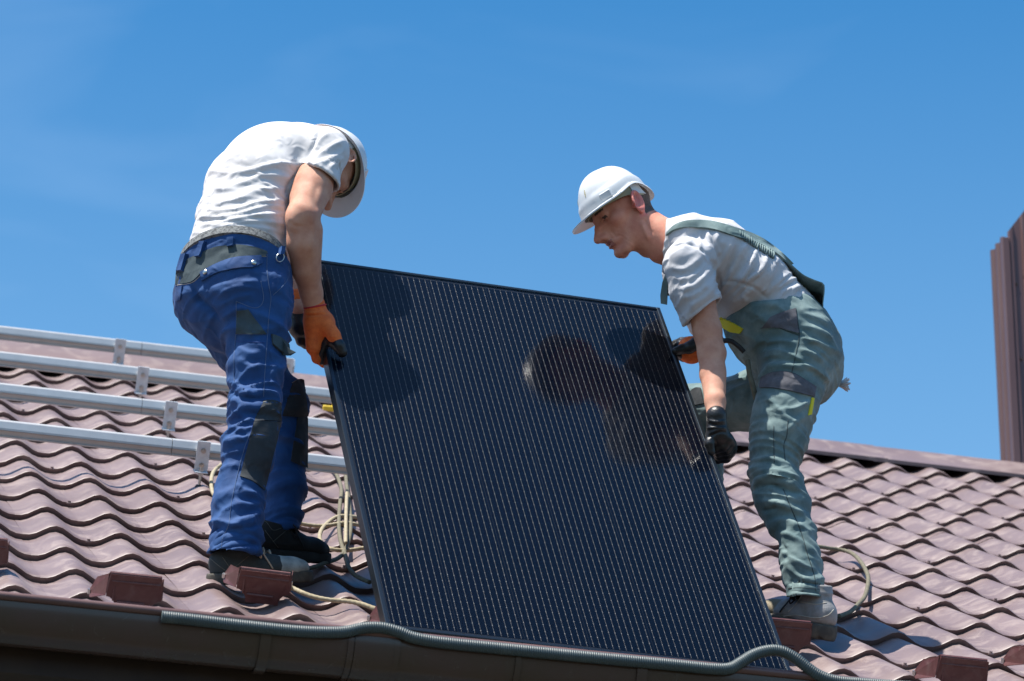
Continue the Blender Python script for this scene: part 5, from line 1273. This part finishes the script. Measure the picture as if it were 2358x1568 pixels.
    # gathered elastic part of the strap
    for k in range(16):
        x = 715 + 19 * k; y = 258 + (x - 715) * 0.62
        h = shoot(sbv, *Z5([(x, y + 6)])[0]); h2 = shoot(sbv, *Z5([(x + 4, y + 62)])[0])
        if h and h2: MB().tube([h[0] + h[1] * .005, 0.5 * (h[0] + h2[0]) + h[1] * .0075, h2[0] + h2[1] * .004], .0032, 6).build('elastic_gather', M['teal'], ov, True, None)
    o = MB(); A_ = [J(x, y, 10.90) for x, y in Z5([(105, 610), (130, 640), (122, 700), (112, 880), (62, 870), (58, 800), (75, 690)])]
    o.extrude(A_, (0, 0, 0), camdir(0.3, 0, 1) * 0.006); o.build('hanging_strap', M['teal'], ov, True, 30)
    o = MB(); A_ = [J(x, y, 10.91) for x, y in Z5([(112, 740), (140, 795), (125, 805), (105, 790)])]; o.extrude(A_, (0, 0, 0), camdir(0.3, 0, 1) * 0.008); o.build('strap_buckle', M['rubber'], ov, True, 30)
    # hip tool cord and frayed rope end behind
    MB().tube(spline([J(x, y, z) for (x, y), z in zip(Z6([(470, 285), (540, 290), (600, 330), (650, 380)]), (10.9, 10.88, 10.87, 10.87))], 8), .0075, 8).build('harness_cord', M['rubber'], ov, True, None)
    MB().tube(spline([J(x, y, z) for (x, y), z in zip(Z6([(680, 450), (695, 560), (725, 670), (750, 780)]), (10.86, 10.84, 10.82, 10.82))], 8), .0075, 8).build('harness_rope', M['rope_dirty'], ov, True, None)
    o = MB()
    rg = random.Random(3); c0 = J(*Z6([(1430, 650)])[0], 11.0)
    o.tube([J(*Z6([(1380, 640)])[0], 11.0), c0], .007, 8)
    for k in range(26):
        d = camdir(1, rg.uniform(-.5, .6), rg.uniform(-.6, .6)); o.tube([c0, c0 + d * .02, c0 + d * rg.uniform(.03, .042) + camdir(0, rg.uniform(-.5, 1), 0) * .006], [.004, .004, .0022], 5)
    o.build('frayed_rope_end', M['grey_cloth'], ov, True, None)
    # ---- helmet
    helmet(root, hc + hf * 0.009, hf, hl, ht, 0.97)
    # ---- gloves
    cu = [J(1650, 958, 10.59), J(1651, 985, 10.585), J(1653, 1003, 10.59)]
    KN = [J(1676, 1012, 10.585), J(1682, 1022, 10.60), J(1684, 1032, 10.62), J(1680, 1042, 10.635)]
    pcs = [('chain', cu, [.0295, .0275, .029], .01), ('chain', [J(1655, 1002, 10.59), KN[0]], [.030, .017], .015), ('chain', [J(1655, 1008, 10.60), KN[1]], [.030, .017], .015), ('chain', [J(1655, 1014, 10.61), KN[2]], [.030, .017], .015), ('chain', [J(1655, 1020, 10.615), KN[3]], [.028, .016], .015)]
    for k, kn in enumerate(KN):
        q = px(kn)[0]
        pcs.append(('chain', [kn, J(q[0] - 8, q[1] + 16 - k, q[2] - .002), J(q[0] - 28, q[1] + 22 - 2 * k, q[2] + .004), J(q[0] - 44, q[1] + 12 - 2 * k, q[2] + .02)], [.0150, .0138, .0125, .0105], .005))
    pcs.append(('chain', [J(1638, 1000, 10.58), J(1634, 1022, 10.565), J(1638, 1040, 10.562)], [.016, .0135, .0115], .006))
    gl = glove('glove', root, pcs, M['latex'], None, strokes=[(Zb([(500, 1030), (600, 1050), (700, 1035)]), 2.5, .003), (Zb([(500, 1070), (600, 1090), (710, 1080)]), 2.5, -.003), (Zb([(490, 1120), (600, 1110), (715, 1120)]), 2.5, .003), (Zb([(500, 1220), (560, 1190), (640, 1160), (710, 1160)]), 3, -.004), (Zb([(520, 1180), (620, 1140), (700, 1140)]), 2.5, .003)])
    # far hand: orange back, black palm, gripping the frame higher up
    pcs = [('chain', [J(1618, 800, 11.06), J(1596, 806, 11.03)], [.036, .037], .012), ('ell', J(1588, 806, 11.03), (.034, .034, .036), None, .02)]
    g2 = glove('glove', root, pcs, M['orange'], None)
    glove('rubber_coating', g2, [('chain', [J(1604, 790, 11.0), J(1588, 800, 10.992)], [.020, .018], .012), ('chain', [J(1590, 800, 10.995), J(1570, 804, 10.99), J(1556, 808, 10.975)], [.0165, .014, .012], .006),
                                 ('chain', [J(1588, 812, 11.01), J(1568, 815, 11.02), J(1554, 812, 11.03)], [.015, .013, .011], .006), ('chain', [J(1586, 795, 11.03), J(1566, 796, 11.05), J(1552, 800, 11.06)], [.015, .013, .011], .006), ('chain', [J(1590, 785, 11.03), J(1570, 786, 11.06), J(1554, 790, 11.07)], [.0145, .012, .010], .006), ('chain', [J(1592, 822, 11.03), J(1574, 824, 11.05), J(1560, 820, 11.06)], [.0135, .0115, .010], .006)], M['latex'], None)
    # ---- boots
    upv = unit(NR + 0.25 * up + 0.05 * np.array([1.0, 0, 0]))
    b1, B1, u1 = shoe(root, J(1910, 1477, 10.45), J(1750, 1440, 10.66), upv, (M['leather'], M['sole'], M['tan'], M['lace_dark']), .115, 'boot', 0.012)
    ht_ = foot - up * 0.03
    b2, B2, u2 = shoe(root, foot + np.array([0.06, -.03, -.10]), foot + np.array([-0.20, 0.06, -.07]), upv, (M['leather'], M['sole'], M['tan'], M['lace_dark']), .10, 'boot')
    sb = [bvh_of(u1)]
    for pts in ([(450, 1095), (560, 1085), (700, 1105), (790, 1085), (830, 1045)], [(590, 990), (700, 1005), (780, 995)], [(600, 940), (560, 1000), (500, 1060)]): seam('stitching', Z7(pts), sb, M['stitch_pale'], u1, 0.0013)
    return root
Zb = zt(2480, 1220, 2.903)
build_right()
